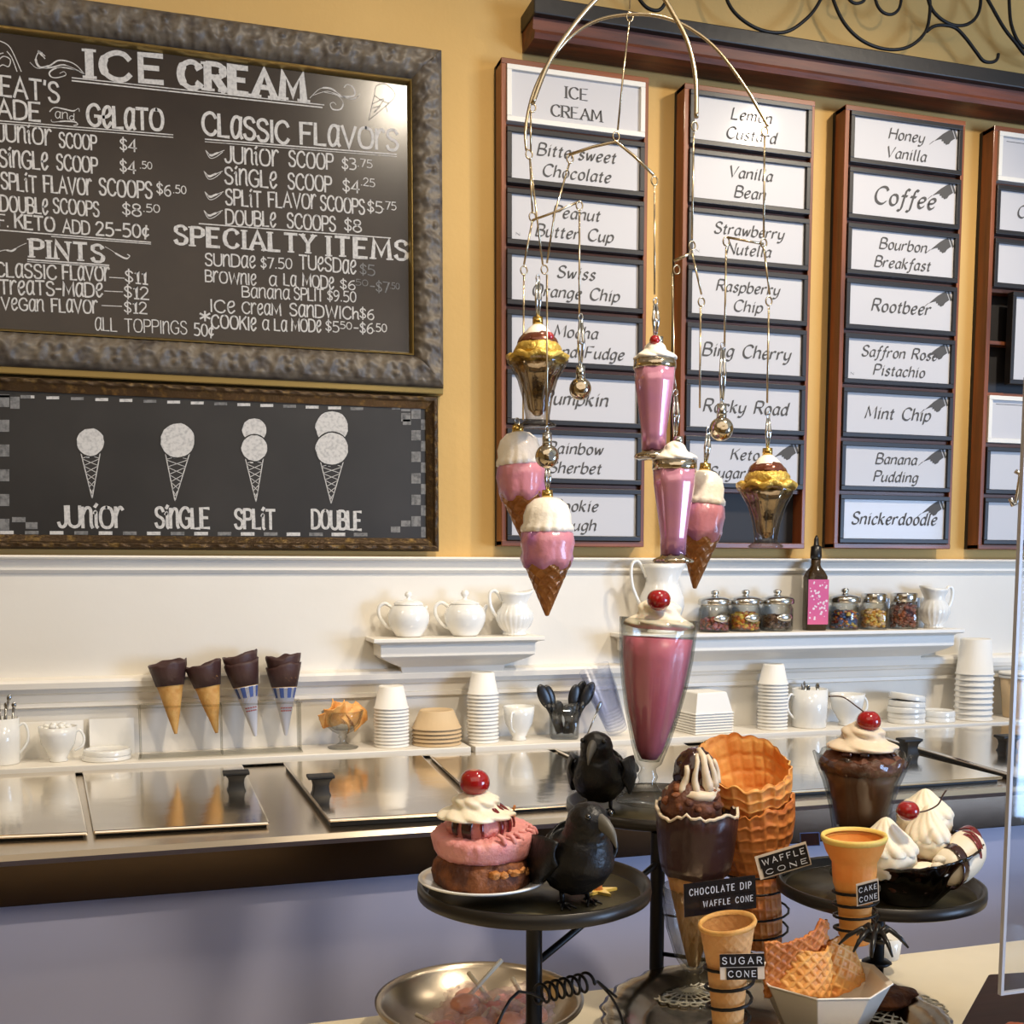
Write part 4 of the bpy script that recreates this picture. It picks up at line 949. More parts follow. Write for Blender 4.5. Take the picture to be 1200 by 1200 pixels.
def spoons(p, k, n, top, w, grp, label, m='spoon', sd=1):
    rnd = random.Random(sd); first = None; A_ = [2*pi*i/n+rnd.random() for i in range(n)]
    for i in range(n):
        a = A_[i]; rank = sorted(A_, key=lambda q: -cos(q-.25)).index(a); tlt = radians(8+rnd.random()*14); L = top*(.88+.2*rnd.random())
        mb = MB()
        if not first:
            mb.tube([(0, 0, 3*k), (0, 0, .6*top*k), (0, 0, .95*top*k)], [1.1*k, .9*k, 1.6*k], 8)
            mb.sph((0, 0, 1.0*top*k), (2.6*k, 1*k, 4*k), 12, 8); first = mb.build('spoon', m); o = first
        else: o = first.copy(); COL.objects.link(o)
        o.location = (p[0]-cos(a)*w*.35*k, p[1]-sin(a)*w*.35*k, p[2]+2*k); o.rotation_euler = (-sin(a)*tlt*.7, cos(a)*tlt*.7, a)
        o.scale = (1, 1, L/top); tag(o, 'metal spoon, %s from the left %s' % (ORD[rank] if rank else 'first', label), 'spoon', grp)
t, p, k = cup(2, 21, 54, 'tall white mug holding spoons at the left edge of the ledge', 1, 'mug', False)
spoons(p, k, 6, 74, 21, 'spoons in the left mug', 'in the mug at the left edge', sd=4)
t, p, k = cup(69, 21.5, 41, 'ornate white footed cup of marshmallows near the left edge', 1)
mb = MB(); rnd = random.Random(8)
for i in range(26):
    a = rnd.random()*6.28; d = rnd.random()**.5*15*k; mb.sph((p[0]+d*cos(a), p[1]+d*sin(a), p[2]+(39+rnd.random()*5-d/k*.15)*k), (4*k, 3.4*k, 3*k), 8, 6)
mb.build('marshmallows', 'china', kind='stuff'); o = COL.objects[-1]
tag(bpy.data.objects['marshmallows'], 'small white marshmallows heaped in the ornate footed cup', 'sweets')
cup(608, 18.5, 40, 'white teacup with its handle turned forward, beside the black spoons', -1, rz=radians(52))
t, p, k = cup(948, 20.5, 45, 'straight white mug full of spoons right of the third cup stack', -1, 'mug', False)
spoons(p, k, 6, 49, 21, 'spoons in the right mug', 'in the mug by the cup stack', sd=9)
cup(992, 20, 37, 'white cup with a right hand handle behind the cherry sundae', 1)
# folded white paper cards behind the cups
for (a, b, lab) in ((24, 99, 'blank white card leaning behind the ornate footed cup'), (106, 158, 'blank white card leaning behind the lid pile')):
    pa, pb = at(a, -.02, ZL), at(b, -.02, ZL); k = mpp(pa)
    tag(MB().box((0, 0, 0), (pb[0]-pa[0], .0015, 43*k)).build('paper_card', 'paper_white', loc=(pa[0], -.034, ZL), rot=(radians(-8), 0, 0)), lab, 'card')
# kraft tub at the right edge
p = at(1197, LY, ZL); k = mpp(p)
t = thing('kraft_tub', 'brown kraft paper tub with a white rim at the right edge of the ledge', 'tub', p)
MB().lathe(px2(0, [(0, 0), (20, 0), (20.5, 1), (25, 48), (24.4, 48), (20, 2), (0, 2)], k), 40).build('body', 'kraft', t)
mb = MB(); mb.lathe(px2(0, [(24, 46), (26, 46), (26.6, 47.5), (25.8, 49), (24.4, 49), (24, 46)], k), 40); mb.build('rim', 'paper_white', t)
MB().lathe(px2(0, [(24.6, 50), (26.6, 50), (27, 51.5), (26.4, 53), (24.6, 53), (0, 52.6), (0, 50)], k), 40).build('lid', 'paper_white', t)
# glass dish of waffle chips
def wsheet(w, h, amp=.0012, cell=.009, curl=.5, rnd=None, nx=34, ny=26, th=.0016, jag=.06):
    rnd = rnd or random
    s0 = rnd.random()*9
    def f(u, v):
        ed = 1+jag*noise(s0+u*7, v*3+s0)
        X_ = (u-.5)*w*(1+jag*.5*noise(s0, v*6)); Y_ = v*h*ed
        a = abs(((X_+Y_)/cell) % 1-.5)*2; b = abs(((X_-Y_)/cell) % 1-.5)*2
        r = max(0, (max(a, b)-.62)/.38)*amp
        ang = X_/w*curl*2; R = w/(curl*2)
        return (sin(ang)*(R+r), -cos(ang)*(R+r)+R, Y_)
    return MB().grid(f, nx, ny)
p = at(402, LY, ZL); k = mpp(p)
t = thing('glass_dish', 'footed glass dish holding broken waffle chips on the ledge', 'dish', p)
MB().lathe(px2(0, [(0, 0), (17, 0), (18, 1.5), (8, 4), (4, 7), (3.6, 11), (5.5, 13), (4, 16), (12, 20), (19, 27), (22, 36), (24, 44), (23, 44.3), (20.5, 36), (17, 28), (10, 22), (0, 20)], k), 48, rf=lambda a, z, r: 1+.035*cos(a*10)*(z > 18*k)).build('glass', 'glass', t)
rnd = random.Random(5)
for i in range(5):
    o = wsheet(30*k, 26*k, .0014, .0085, .8, rnd, 26, 20).build('waffle_chip', 'waffle', solid=.0022)
    o.location = (p[0]+(i-2)*5*k, p[1]+(rnd.random()-.5)*10*k, p[2]+(26+rnd.random()*6)*k); o.rotation_euler = (radians(rnd.uniform(-30, 30)), radians([-40, -20, 10, 50, 60][i]), rnd.uniform(-1, 1))
    tag(o, 'broken waffle chip, %s in the footed glass dish' % ['leftmost', 'second from left', 'central', 'second from right', 'rightmost'][i], 'waffle', 'waffle chips in the glass dish')
# tumbler with black spoons
p = at(661, LY, ZL); k = mpp(p)
t = thing('glass_tumbler', 'square glass tumbler packed with black plastic spoons', 'glass', p, rot=(0, 0, radians(-15)))
MB().lathe(px2(0, [(0, 0), (17, 0), (18, 2), (19, 43), (17.8, 43), (16.6, 4), (0, 4)], k), 40, rf=lambda a, z, r: (abs(cos(a))**5+abs(sin(a))**5)**(-1/5)*.92).build('glass', 'glass', t)
spec = [(-9, -24, 66), (-7, -18, 62), (6, 20, 66), (8, 26, 68), (5, 12, 60), (-3, -8, 40), (2, 4, 36), (9, 8, 38)]
first = None
for i, (dx, ti, L) in enumerate(spec):
    mb = MB(); 
    if not first:
        mb.tube([(0, 0, 3*k), (0, 0, 30*k)], [4.5*k, 3.0*k], 10, T=xf(s=(1, .45, 1))); mb.sph((0, 0, 52*k), (7.5*k, 2.2*k, 16*k), 14, 10); mb.tube([(0, 0, 28*k), (0, 0, 42*k)], [2.6*k, 4.5*k], 10, T=xf(s=(1, .5, 1)))
        first = mb.build('black_spoon', 'blackplastic'); o = first
    else: o = first.copy(); COL.objects.link(o)
    o.location = (p[0]+dx*k*.6, p[1]+(i % 3-1)*4*k, p[2]+4*k); o.rotation_euler = (0, radians(ti), 0); o.scale = (1, 1, L/68)
    tag(o, 'black plastic spoon %s in the square tumbler' % ['leaning furthest left', 'leaning left behind the leftmost', 'leaning right', 'leaning furthest right', 'leaning right, just right of centre', 'short and leaning left', 'short and upright', 'short at the right'][i], 'spoon', 'black spoons in the tumbler')
p2 = at(694, LY-.02, ZL); 
o = MB().tube([(0, 0, 2*k), (0, 0, 34*k)], [.9*k, 1.1*k], 8).sph((0, 0, 40*k), (2.6*k, 1*k, 7*k), 12, 8).build('teaspoon', 'spoon', loc=(p2[0]-8*k, p2[1], p2[2]), rot=(0, radians(24), 0))
tag(o, 'single metal teaspoon leaning right of the square tumbler', 'spoon')
# leaning stack of clear plastic cups
p = at(724, LY, ZL); k = mpp(p); first = None
for i in range(8):
    if not first:
        first = MB().lathe(px2(0, [(0, 0), (11, 0), (12, 1), (17.5, 52), (18.3, 52.6), (18.3, 53.4), (17.7, 53.4)], k), 32).build('plastic_cup', 'plastic_clear'); o = first
    else: o = first.copy(); COL.objects.link(o)
    a = radians(-22); o.rotation_euler = (0, a, 0); d = i*4.0*k
    o.location = (p[0]+sin(a)*d, p[1], p[2]+4.5*k+cos(a)*d)
    tag(o, 'clear plastic cup, %s from the open end of the leaning stack' % ORD[7-i], 'cup', 'clear cups leaning on the ledge')

# ------------------------------------------------------------------ dipped cones in the acrylic stand
za_ = on_y(250, 824, LY)[2]; xa_, xb_ = at(161, LY, za_)[0], at(352, LY, za_)[0]; zh = za_-ZL
st_ = thing('acrylic_cone_stand', 'clear acrylic stand holding the four chocolate dipped cones', 'stand', (xa_, LY, ZL))
L_ = xb_-xa_
for ya, yb in ((-.035, -.0255), (.0255, .035)): MB().box((0, ya, zh-.003), (L_, yb, zh)).build('top_rail', 'acrylic', st_)
MB().box((0, -.035, 0), (L_, .035, .003)).build('base_plate', 'acrylic', st_)
for u in (.004, L_*.5, L_-.004): MB().box((u-.0015, -.035, .003), (u+.0015, .035, zh-.003)).build('upright', 'acrylic', st_)
def coneprof(R, H, k, th=1.2, z0=0): return px2(0, [(0, z0)]+[(lerp(1.6, R, i/50), lerp(z0, H, i/50)) for i in range(51)]+[(R-th, H-.4), (R*.5-th, H*.5), (0, 6)], k)
spec = [((206, 860), (196, 776), 21.5, 1, False, 'chocolate dipped wafer cone at the left end of the acrylic stand'), ((254, 859), (238, 778), 20.5, 1, False, 'chocolate dipped wafer cone second from the left in the acrylic stand'),
        ((299, 861), (283, 776), 20, 2, True, 'dipped cone in a blue striped sleeve, third in the acrylic stand'), ((335, 860), (333, 778), 20, 2, True, 'dipped cone in a blue striped sleeve at the right end of the acrylic stand')]
for ci, (tp, top, R, cnt, slv, lab) in enumerate(spec):
    a = on_y(*tp, LY); b = on_y(*top, LY); k = mpp(a); d = (b[0]-a[0], b[1]-a[1], b[2]-a[2]); H = sqrt(_d(d, d))/k; ti = atan2(d[0], d[2])
    def one(lab, off, col, wh):
        t = thing('dipped_cone', lab, 'cone', (a[0]+sin(ti)*off*k, a[1], a[2]+cos(ti)*off*k), rot=(radians(-6), ti, 0))
        def ridg(aa, z, r):
            s = aa*16/(2*pi); h = z/(k*5.5)
            return 1+.07*min(1, max(0, max(abs(((s+h) % 1)-.5), abs(((s-h) % 1)-.5))*2-.7)/.2)
        jj = ci*3.3+off
        if wh: MB().lathe(coneprof(R*.80, H*.8, k), 64, rf=ridg).build('wafer_cone', 'cone', t)
        hh = H*.67 
        zf = lambda aa, z, r: (k*(3.0*noise(aa*2.2, jj)+2.5*sin(aa+1))*max(0, (z/k-hh)/(H-hh)))
        MB().lathe(px2(0, [(R*.66, hh), (R*.74, hh), (R*.99, H*.95), (R*1.03, H), (R*.95, H-.4), (R*.70, H*.74), (0, H*.55)], k), 72, rf=lambda aa, z, r: 1+.02*noise(aa*8, z/k*.3), zf=zf).build('chocolate_rim', 'choc_dip2', t)
        if wh and slv:
            MB().lathe(px2(0, [(.5, -2), (2, -1), (R*.70, H*.66), (R*.72, H*.66), (R*.66, H*.64)], k), 48).build('paper_sleeve', 'sleeve', t)
            mb = MB()
            for j in range(9):
                def f(u, v, j=j): aa = 2*pi*(j+u*.55)/9; r = lerp(.54, .70, v)*R+.3; return (r*k*cos(aa), r*k*sin(aa), H*lerp(.50, .655, v)*k)
                mb.grid(f, 4, 2)
            mb.build('blue_stripes', 'sleeve_blue', t, kind='stuff')
            mb = MB()
            for j in range(5):
                for q in (0, 1):
                    aa = radians(-120+j*18); rr = (.37 if q else .33)*R+1.2; z = H*(.37 if q else .33); c = (rr*k*cos(aa)*1.12, rr*k*sin(aa)*1.12, z*k); s = 1.0*k
                    mb.add([(c[0]-s*sin(aa)*-1, c[1]-s*cos(aa), c[2]-s*.6), (c[0]-s*sin(aa), c[1]+s*cos(aa), c[2]-s*.6), (c[0]-s*sin(aa), c[1]+s*cos(aa), c[2]+s*.8), (c[0]+s*sin(aa), c[1]-s*cos(aa), c[2]+s*.8)], [(0, 1, 2, 3)])
            mb.build('red_lettering', 'red_print', t, kind='stuff')
    one(lab, 0, 0, True)
    if cnt == 2: one('second dipped cone nested inside the '+('third' if ci == 2 else 'right end')+' cone of the acrylic stand', 9, 0, False)
# ------------------------------------------------------------------ tiered iron stand on the near counter
def basis(P):       # (right, up-in-world) helper: direction to the camera on the ground
    return None
TL, TRt, TB = at_d(626, 1045, 1.15), at_d(1030, 1043, 1.34), at_d(775, 948, 1.57)
tower = thing('tiered_dessert_stand', 'black iron stand of three round trays and coil cone holders', 'stand', (TB[0], TB[1], ZN))
def loc(P): return (P[0]-TB[0], P[1]-TB[1], P[2]-ZN)
def tray(P, rpx, name='tray'):
    k = mpp(P); r = rpx*k
    return MB().lathe([(0, -.004), (r*.95, -.004), (r, -.001), (r*1.005, .004), (r, .012), (r*.975, .0125), (r*.955, .010), (r*.93, .002), (r*.9, 0), (0, 0)], 72).build(name, 'tray_iron', tower, loc=loc(P)), r
t1, rL = tray(TL, 136); t2, rR = tray(TRt, 117); t3, rB = tray(TB, 111)
for t_, r_ in ((t1, rL), (t2, rR), (t3, rB)): MB().lathe([(0, .0004), (r_*.91, .0004), (r_*.91, .0006), (0, .0006)], 64).build('tray_surface', 'tray_in', t_)
def post(P, r, zb=0):
    L = loc(P); h = L[2]-.004-zb
    MB().lathe([(r*2.6, 0), (r*2.6, .004), (r*1.2, .010), (r, .02), (r, h*.30), (r*1.7, h*.31), (r*2.1, h*.33), (r*1.7, h*.35), (r, h*.36), (r, h-.008), (r*1.8, h)], 20).build('post', 'wire', tower, loc=(L[0], L[1], zb))
post(TL, .0085); post(TRt, .0085, .0379)
TP = at_d(770, 1080, 1.458); Lp = loc(TP)
MB().lathe([(.0095, 0), (.0095, .005), (.0095, .012), (.0095, TB[2]-ZN-.004)], 20).build('post', 'wire', tower, loc=(Lp[0], Lp[1], 0))
MB().tube([(Lp[0], Lp[1], TB[2]-ZN-.009), (0, 0, TB[2]-ZN-.009)], .006, 8).build('support_arm', 'wire', tower)
def rod(a, b, r=.004, name='brace'):
    mb = MB(); mb.tube([loc(a), loc(b)], r, 8); mb.sph(loc(a), r*1.9, 10, 6); mb.sph(loc(b), r*1.9, 10, 6); return mb.build(name, 'wire', tower)
zB = TL[2]-.078
rod((TL[0], TL[1], zB), (TP[0], TP[1], zB+.03), .004)
rod((TRt[0], TRt[1], ZN+.052), (TP[0], TP[1], ZN+.052), .003)
# helix sprung wire in front of the steel bowl, and looping arm
def coil(c0, c1, R, n, r=.0016, ry=None, name='coil', m='wire'):
    d = _s(c1, c0); L = sqrt(_d(d, d)); t = _n(d); u = _n(_x(t, (0, 0, 1) if abs(t[2]) < .9 else (1, 0, 0))); w = _x(t, u); pts = []
    for i in range(n*16+1):
        a = 2*pi*i/16; s = i/(n*16); rr = R(s) if callable(R) else R
        pts.append(tuple(c0[j]+d[j]*s+rr*(cos(a)*u[j]+sin(a)*w[j]) for j in range(3)))
    return pts
ca, cb = at_d(628, 1166, 1.12), at_d(690, 1150, 1.16)
k = mpp(ca)
pts = [loc(at_d(*q)) for q in ((578, 1215, 1.06), (590, 1185, 1.07), (608, 1162, 1.09))]+[loc(q) for q in coil(ca, cb, 11*k, 7)]+[loc(at_d(*q)) for q in ((700, 1150, 1.17), (712, 1160, 1.18), (722, 1168, 1.2))]
MB().tube(crom(pts, 2), .0016, 6).build('spring_wire', 'wire', tower)
pts = [loc(at_d(*q)) for q in ((702, 1152, 1.2), (716, 1168, 1.17), (728, 1192, 1.13), (732, 1220, 1.1))]
MB().tube(crom(pts, 6), .0016, 6).build('curved_wire', 'wire', tower)

# ------------------------------------------------------------------ silver tray, doilies
ps = on_z(910, 1195, ZN+.034); k = mpp(ps); rS = 203*k
sv = thing('silver_tray', 'large round scalloped silver tray under the cones and waffle bowl', 'tray', (ps[0], ps[1], ZN+.0003))
sc = lambda a, z, r: 1+(.022*abs(sin(a*9))+.008*sin(a*36))*(r > rS*.86)
MB().lathe([(0, .020), (rS*.74, .020), (rS*.78, .022), (rS*.84, .030), (rS*.9, .033), (rS*.97, .036), (rS, .034), (rS*.985, .030), (rS*.86, .026), (rS*.78, .017), (rS*.6, .004), (rS*.55, 0), (rS*.5, 0), (rS*.5, .016), (0, .016)], 180, rf=sc).build('plate', 'silver', sv)
def doily(c, r, label):
    mb = MB()
    def ring(r0, r1, n, z, wob=0):
        mb.lathe([(r0, z), (r1, z), (r1, z+.0005), (r0, z+.0005)], 72, c=c)
    for q in (.28, .5, .72): ring(r*q, r*(q+.05), 72, 0)
    ring(0, r*.2, 40, 0)
    for i in range(24):
        a = 2*pi*i/24
        mb.tube([(c[0]+r*.18*cos(a), c[1]+r*.18*sin(a), c[2]+.0003), (c[0]+r*.86*cos(a+.06), c[1]+r*.86*sin(a+.06), c[2]+.0003)], .0013, 4)
        q = [(c[0]+r*.86*cos(a)+r*.10*cos(b), c[1]+r*.86*sin(a)+r*.10*sin(b), c[2]+.0004) for b in [j*pi/5 for j in range(10)]]; mb.tube(q, .0014, 4, closed=True)
    return tag(mb.build('lace_doily', 'doily'), label, 'doily')
zS = ZN+.0225
doily(on_z(805, 1160, zS), .058, 'cream lace doily under the glass of the dipped waffle cone')
doily(on_z(1050, 1180, zS), .062, 'cream lace doily at the right of the silver tray')
pf = on_z(1052, 1172, zS+.004)
lb = thing('brown_lace_cookie', 'crumbly dark brown cookie on the right doily of the silver tray', 'cookie', (pf[0]-.03, pf[1], zS+.001))
MB().sph((0, 0, .012), (.05, .035, .012), 40, 20, fn=lambda v: 1+.18*noise(v[0]*4, v[1]*4, v[2]*3)).build('cookie_body', 'cookie', lb)
wf = thing('wooden_fork', 'pale little fork lying on the right doily', 'fork', (pf[0]+.012, pf[1]-.012, zS+.003), rot=(0, 0, radians(50)))
mb = MB(); mb.box((-.03, -.004, 0), (.012, .004, .002)); mb.build('handle', 'stick', wf)
for j in (-1, 0, 1): MB().box((.0115, j*.0046-.0014, 0), (.034, j*.0046+.0014, .002)).build('tine', 'stick', wf)
MB().box((.0105, -.0062, 0), (.014, .0062, .002)).build('shoulder', 'stick', wf)

# ------------------------------------------------------------------ helpers for food
def whip(mb, c, R, H, lobes=7, twist=3.0, k=1.0, bulges=2, seed=0, tip=True):
    prof = []; n = 26
    for i in range(n+1):
        t = i/n; r = (1-t)**.62*(1+.13*sin(t*bulges*2*pi-.5))
        if t < .08: r *= .72+t*3.5
        prof.append((max(.0, r)*R, t*H))
    prof[-1] = (0, H)
    mb.lathe([(0, 0)]+prof, 72, c=c, rf=lambda a, z, r: 1+.13*abs(cos(lobes*.5*(a+twist*z/H)))**.7-.06+.04*noise(a*2+seed, z/H*3, seed))
def cherry(px, py, Zd, rpx, label, stem=None, P=None):
    p = P or at_d(px, py, Zd); k = mpp(p); t = thing('cherry', label, 'cherry', (p[0], p[1], p[2]-rpx*k))
    MB().sph((0, 0, rpx*k), (rpx*k, rpx*k, rpx*.92*k), 32, 20, fn=lambda v: 1-.12*exp(-((v[0]**2+v[1]**2)*10))*(v[2] > 0)).build('fruit', 'cherry', t)
    if stem:
        o = (p[0], p[1], p[2]-rpx*k); MB().tube(crom([_s(at_d(a, b, c), o) for a, b, c in stem], 6), .0009, 6).build('stem', 'stem', t)
    return t
def scoopfn(s): return lambda v: 1+.06*noise(v[0]*5+s, v[1]*5, v[2]*5)+.03*noise(v[0]*14, v[1]*14+s, v[2]*14)
# ------------------------------------------------------------------ pink milkshake
b = on_z(757, 941, TB[2]+.0038); k = mpp(b)
ms = thing('milkshake', 'tall soda glass of pink milkshake on the back tray', 'milkshake', b, rot=(0, radians(3.6), 0))
w = [(0, .5), (34, 0), (36, 2), (34, 7), (24, 12), (14, 18), (10, 26), (12, 32), (9, 38), (9, 42), (15, 47), (22, 70), (31, 105), (38, 140), (42, 170), (44.5, 200), (45.5, 216), (43.5, 216), (42.5, 200), (40, 170), (36, 140), (29, 105), (20, 72), (12, 50), (0, 48)]
MB().lathe(px2(0, w, k), 96, rf=lambda a, z, r: (1+.02*cos(a*12)*(z > 50*k)*(z < 190*k))*(1+.05*cos(a*8)*(z < 20*k))).build('glass', 'glass', ms)
MB().lathe(px2(0, [(0, 52), (9, 52), (15, 62), (27, 104), (34.5, 140), (38.5, 170), (40.5, 194), (0, 195)], k), 64).build('milkshake_fill', 'pink_milk', ms)
mb = MB(); whip(mb, (0, 0, 204*k), 38*k, 42*k, 7, 2.6, bulges=2); mb.build('whipped_cream', 'cream', ms)
cherry(772, 703, 1.53, 14, 'dark red cherry on the pink milkshake')
# ------------------------------------------------------------------ brownie sundae on a plate
b = at_d(566, 1036, 1.12); b = (b[0], b[1], TL[2]+.013); k = mpp(b)
pl = thing('plate', 'small white plate under the strawberry brownie sundae', 'plate', b)
MB().lathe(px2(0, [(0, 0), (42, 0), (48, 2), (66, 8), (74, 11), (76, 13), (74, 14), (64, 11), (48, 5), (0, 4)], k), 72).build('dish', 'china', pl)
sb = thing('brownie_sundae', 'brownie and strawberry ice cream sundae on the left tray', 'sundae', (b[0], b[1], b[2]+4.5*k))
MB().lathe(px2(0, [(0, 0), (52, 0), (57, 6), (58, 18), (56, 30), (50, 36), (0, 38)], k), 96, rf=lambda a, z, r: 1+.05*noise(a*3, z/k*.1)+.025*noise(a*14, z/k*.4), zf=lambda a, z, r: 2*k*noise(a*5, r/k*.2)).build('brownie', 'cookie', sb)
rnd = random.Random(2)
for i in range(12):
    a = radians(-100+i*8+rnd.random()*5); z = (24-abs(i-3)*1.6+rnd.random()*5)*k; q = 3+rnd.random()*5
    MB().sph((55.5*k*cos(a), 55.5*k*sin(a), z), (q*k, q*.9*k, q*.7*k), 14, 10, fn=lambda v, i=i: 1+.35*noise(v[0]*3+i, v[1]*3, v[2]*3)).build('brownie_crumb', 'cookie_nut', sb)
mb = MB(); mb.lathe(px2(0, [(0, 33), (44, 33), (52, 35), (56, 41), (59, 52), (60, 60), (58, 64), (54, 66), (40, 67), (0, 68)], k), 110, rf=lambda a, z, r: 1+.04*noise(a*2.2, 3)+.02*noise(a*11, z/k*.3), zf=lambda a, z, r: (5*k*sin(a*1.0+.6)+1.6*k*noise(a*13, r/k*.15))*(z > 45*k))
mb.build('strawberry_slab', 'pinkice', sb)
MB().sph((-4*k, 0, 72*k), (38*k, 38*k, 26*k), 56, 30, fn=scoopfn(4)).build('strawberry_scoop', 'pinkice', sb)
for i, (a0, w_, m_) in enumerate(((-152, 20, 'sauce_dark'), (-128, 26, 'sauce_dark'), (-66, 13, 'sauce_red'), (-44, 14, 'sauce_red'), (-20, 12, 'sauce_red'), (20, 20, 'sauce_dark'), (-100, 6, 'sauce_red'))):
    def f(u, v):
        a = radians(a0+(u-.5)*w_*(1-.5*v)+3*noise(v*4, i)); ph = lerp(1.2, -.25-.2*(i % 2), v); q = 1.045+.02*sin(u*pi)
        return (-4*k+38.5*k*q*cos(ph)*cos(a), 38.5*k*q*cos(ph)*sin(a), 72*k+26.5*k*q*sin(ph))
    MB().grid(f, 8, 12).build('sauce_drip', m_, sb, solid=.0015)
rnd = random.Random(11)
for i in range(9):
    a = radians(-88+i*13+rnd.random()*5); q = 46+rnd.random()*8
    MB().tube(crom([(q*k*cos(a), q*k*sin(a), (66+3*rnd.random())*k), ((q+6)*k*cos(a+.06), (q+6)*k*sin(a+.06), 66*k), ((q+9)*k*cos(a+.1), (q+9)*k*sin(a+.1), 58*k)], 3), [2.4*k]*3+[2.8*k]*3+[1.6*k], 8).build('ice_cream_ridge', 'pinkice', sb)
for i in range(7):
    MB().sph(((34+rnd.random()*5)*k, (-8+rnd.random()*14)*k, (66+i*4)*k), 1.9*k, 8, 6).build('nut_crumb', 'cookie_nut', sb)
mb = MB(); whip(mb, (-8*k, 0, 79*k), 43*k, 36*k, 9, 2.2, bulges=2, seed=3); mb.build('whipped_cream', 'cream', sb)
cherry(0, 0, 0, 18, 'large red cherry on the strawberry brownie sundae', P=(b[0]-.009, b[1]-.002, b[2]+(4.5+121)*k))

# ------------------------------------------------------------------ crows
def crow(label, P, head, turn, spread, s=1.0):
    t = thing('toy_crow', label, 'crow', P, rot=(0, 0, head)); t.scale = (s, s, s)
    sp = [(-.046, 0, .040, .006), (-.034, 0, .044, .019), (-.018, 0, .046, .031), (0, 0, .048, .0375), (.014, 0, .055, .036), (.021, 0, .066, .030), (.024, 0, .077, .0235), (.027, 0, .087, .0225), (.030, 0, .096, .021), (.032, 0, .104, .0155), (.033, 0, .1095, .006)]
    C = crom(sp, 5); mb = MB(); n = len(C); seg = 40
    vs = []; fs = []
    for i, (x, y, z, r) in enumerate(C):
        q0, q1 = C[max(0, i-1)], C[min(n-1, i+1)]; tt = _n(_s(q1, q0)); u = (0, 1, 0); w = _x(tt, u)
        hb = max(0, min(1, (z-.075)/.02)); ca_, sa_ = cos(turn*hb), sin(turn*hb)
        for j in range(seg):
            a = 2*pi*j/seg; rr = r*(1+.035*noise(a*5, i*.7)+.02*noise(a*14, i*1.8))
            p = tuple(v+rr*(cos(a)*u[m]*.96+sin(a)*w[m]) for m, v in enumerate((x, y, z)))
            dx, dy = p[0]-.026, p[1]; vs.append((.026+dx*ca_-dy*sa_, dx*sa_+dy*ca_, p[2]))
    for i in range(n-1):
        for j in range(seg): j2 = (j+1) % seg; fs.append((i*seg+j, i*seg+j2, (i+1)*seg+j2, (i+1)*seg+j))
    fs.append(tuple(range(seg))[::-1]); fs.append(tuple((n-1)*seg+j for j in range(seg)))
    mb.add(vs, fs, True); mb.build('body', 'crow', t)
    def hd(p): dx, dy = p[0]-.026, p[1]; return (.026+dx*cos(turn)-dy*sin(turn), dx*sin(turn)+dy*cos(turn), p[2])
    bk = crom([(.040, 0, .094, .0095), (.052, 0, .091, .0078), (.063, 0, .083, .005), (.069, 0, .072, .0008)], 5)
    mb = MB(); mb.tube([q[:3] for q in bk], [q[3] for q in bk], 14, T=lambda p: hd((p[0], p[1]*.72, p[2]))); mb.build('beak', 'beak', t)
    for sg in (1, -1):
        MB().sph(hd((.044, sg*.0145, .100)), .0032, 12, 8).build('eye', 'eye', t)
        # wing: shaped plate of overlapping feathers
        wing = MB()
        def f(u, v):
            x = lerp(.024, -.060, u); wd = .034*max(.02, sin(min(1, u*.9+.1)*pi))**.7; zz = .064-.022*u-(v-.35)*wd*1.5
            out = .036*(1-(u-.3)**2*1.6)+.005*sin(v*pi)+spread*u*.05*(1-v*.4)
            return (x, sg*out, zz+spread*.012*u)
        wing.grid(f, 22, 10); w_ = wing.build('wing', 'crow', t, solid=.0035)
        for q in range(5):
            L = .064-.007*q; a = radians(16+5*q); x0 = -.018-.002*q; z0 = .060-.0065*q; o_ = .031+spread*.012
            MB().sph((0, 0, 0), (L*.5, .0022, .0065), 18, 10, T=xf(loc=(x0-L*.42*cos(a), sg*(o_+spread*.02-.002*q), z0-L*.42*sin(a)), ry=-a, rz=-sg*(spread*.55-.12))).build('feather', 'crow', w_)
        lg = MB(); lg.tube([(.0, sg*.014, .018), (.004, sg*.015, .0025)], [.0032, .0022], 8)
        for ta in (-32, 0, 32, 180):
            L = .016 if ta != 180 else .010; lg.tube([(.004, sg*.015, .0028), (.004+L*.6*cos(radians(ta)), sg*.015+L*.6*sin(radians(ta)), .0032), (.004+L*cos(radians(ta)), sg*.015+L*sin(radians(ta)), .0012)], [.0022, .0018, .0008], 6)
        lg.build('leg', 'crow', t)
    for q in range(3):
        MB().sph((0, 0, 0), (.036, .007, .0025), 20, 10, T=xf(loc=(-.064, (q-1)*.008, .033), ry=radians(-18), rz=radians((1-q)*9))).build('tail_feather', 'crow', t)
    return t
c1 = on_z(672, 1060, TL[2]); crow('black toy crow with a grey beak facing right on the left tray', (c1[0], c1[1], TL[2]+.0008), radians(-80), radians(10), .12, .98)
c2 = on_z(703, 950, TB[2]); crow('black toy crow with spread wings on the back tray', (c2[0], c2[1], TB[2]+.0008), radians(-122), radians(-4), .28, 1.05)
